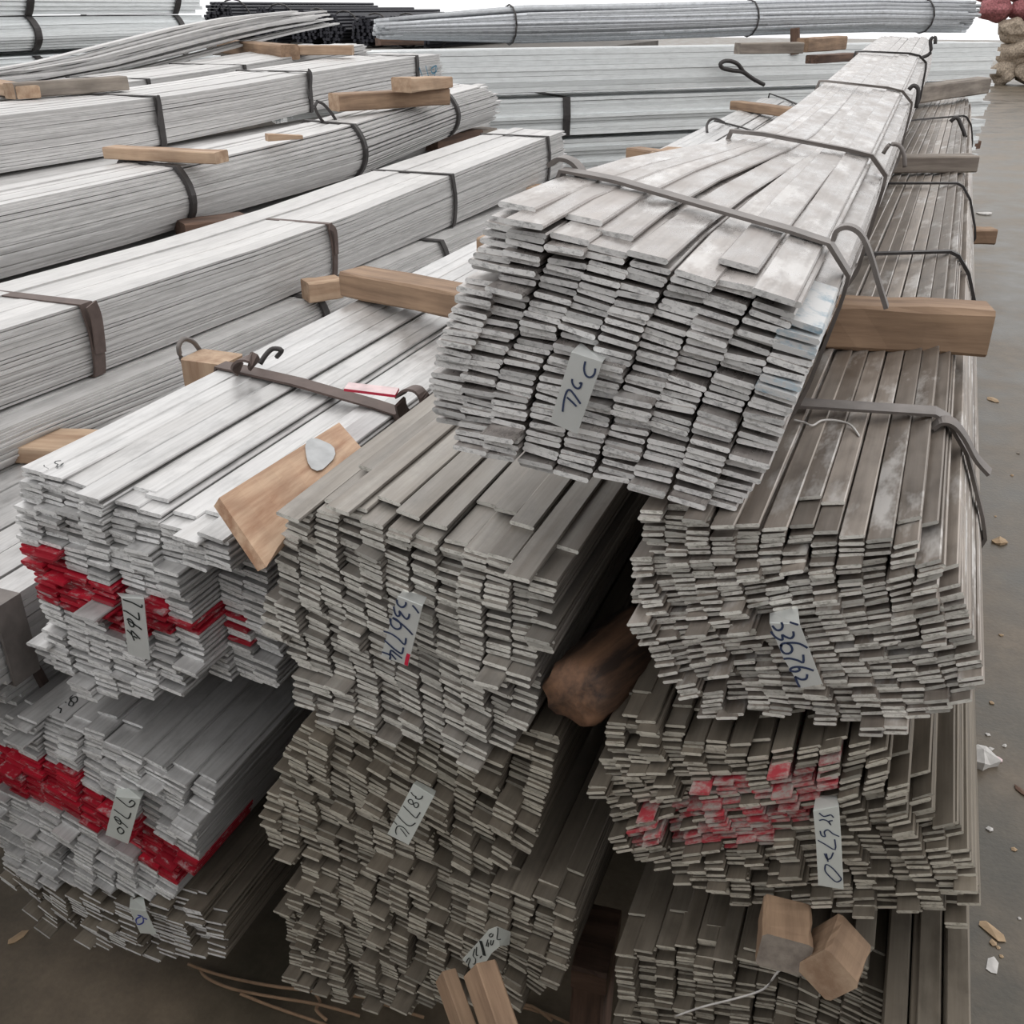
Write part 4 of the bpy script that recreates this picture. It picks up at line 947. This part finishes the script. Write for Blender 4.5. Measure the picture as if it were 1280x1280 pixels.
for q, l in zip(tw, tl): wire_thing(l, [atZ(x, y, 0.012 + TR.uniform(0, 0.02)) for x, y in q], 0.0028, 'twig', 'twig', 'twig', 3)
def scrap(label, px, py, size, mat, sd, name='scrap', cat='litter', flatness=0.25, n=7, elong=1.0):
    rr = random.Random(sd); c = atZ(px, py, 0.0); vs = []; fs = []
    top = []; bot = []
    for k in range(n):
        an = 2 * math.pi * k / n; q = size * rr.uniform(0.6, 1.1); top.append(Vector((math.cos(an) * q * elong, math.sin(an) * q, size * flatness * rr.uniform(0.4, 1.2)))); bot.append(Vector((math.cos(an) * q * 0.9 * elong, math.sin(an) * q * 0.9, 0)))
    vs = bot + top + [Vector((0, 0, size * flatness * 1.5))]
    for k in range(n): k2 = (k + 1) % n; fs += [(k, k2, n + k2, n + k), (n + k, n + k2, 2 * n)]
    fs.append(tuple(reversed(range(n))))
    o = part(name, mesh(name, vs, fs, [mat]), None); o.location = c; o.rotation_euler = (0, 0, rr.uniform(0, 3)); o['label'] = label; o['category'] = cat
    return o
scrap('crumpled white plastic scrap on the floor against the right stack', 1226, 952, 0.038, 'paper', 1, 'plastic_scrap', 'litter', 0.6, 9)
scrap('small pale red box scrap beside the white plastic', 1247, 950, 0.012, 'pink', 2, 'paper_scrap')
scrap('thin wood chip on the aisle floor right of the timber', 1240, 500, 0.022, 'chip', 3, 'wood_chip', 'chip', 0.2, 8, 2.0)
scrap('pale wood chip low on the right aisle', 1238, 1163, 0.016, 'chip', 4, 'wood_chip', 'chip', 0.25, 8, 2.0)
scrap('white sliver at the lower right corner of the aisle', 1240, 1208, 0.01, 'paper', 5, 'paper_scrap', 'litter', 0.15, 6, 2.5)
scrap('dark twig stub at the right edge of the aisle', 1276, 990, 0.009, 'wood_dark', 6, 'wood_chip', 'chip', 0.4, 6, 2.4)
scrap('pale splinter on the floor in the lower left corner', 22, 1173, 0.011, 'chip', 7, 'wood_chip', 'chip', 0.25, 6, 2.6)
scrap('small white paper bit beside the far right aisle', 1232, 268, 0.07, 'paper', 8, 'paper_scrap', 'litter', 0.2)
for i in range(14):
    px = TR.uniform(1232, 1279); py = TR.uniform(480, 1270)
    o = scrap('tiny chip of debris scattered on the aisle floor', px, py, TR.uniform(0.004, 0.009), TR.choice(['chip', 'paper', 'wood_grey', 'chip']), 100 + i, 'debris_chip', 'litter', 0.4, 5); o['group'] = 'debris on the aisle floor'
scrap('small brown debris pile beside the right stack, upper aisle', 1248, 678, 0.03, 'chip', 31, 'debris', 'litter', 0.3, 9)

# tan bales piled far down the aisle
BR = random.Random(4)
def bale_mesh(mat, sd):
    import bmesh
    bm = bmesh.new(); bmesh.ops.create_icosphere(bm, subdivisions=3, radius=1); rr = random.Random(sd)
    ph = [(Vector((rr.uniform(-1, 1), rr.uniform(-1, 1), rr.uniform(-1, 1))).normalized() * rr.uniform(2, 7), rr.uniform(0, 6), rr.uniform(0.03, 0.1)) for _ in range(9)]
    for v in bm.verts:
        d = 1 + sum(a * math.sin(k.dot(v.co) + p) for k, p, a in ph); v.co = Vector((v.co.x * 1.25, v.co.y, v.co.z * 0.8)) * d
    me = bpy.data.meshes.new('bale'); bm.to_mesh(me); bm.free(); me.materials.append(M[mat]); return me
bms = [bale_mesh('sack', i) for i in range(4)] + [bale_mesh('sack_red', 9)]
bi = 0
for row in range(5):
    for colm in range(5):
        x = (1.40 if row < 3 else 0.78) + colm * 0.58 + (row % 2) * 0.2; z = 0.24 + row * 0.40
        me = bms[4] if (colm <= 1 and row >= 3) else bms[BR.randint(0, 3)]
        o = part('bale', me, None); o.location = (x + BR.uniform(-0.08, 0.08), 25.5 + BR.uniform(-0.2, 0.2) + row * 0.1, z); o.scale = [0.31] * 3; o.rotation_euler = (0, 0, BR.uniform(0, 3))
        rn = ['bottom', 'second', 'third', 'fourth', 'top'][row]; cn = ['nearest the stacks', 'second from the stacks', 'in the middle', 'second from the right', 'outermost right'][colm]
        o['label'] = 'crumpled %s bale, %s row, %s, far down aisle' % ('reddish' if me is bms[4] else 'tan', rn, cn); o['category'] = 'bale'; o['group'] = 'bales far down the aisle'
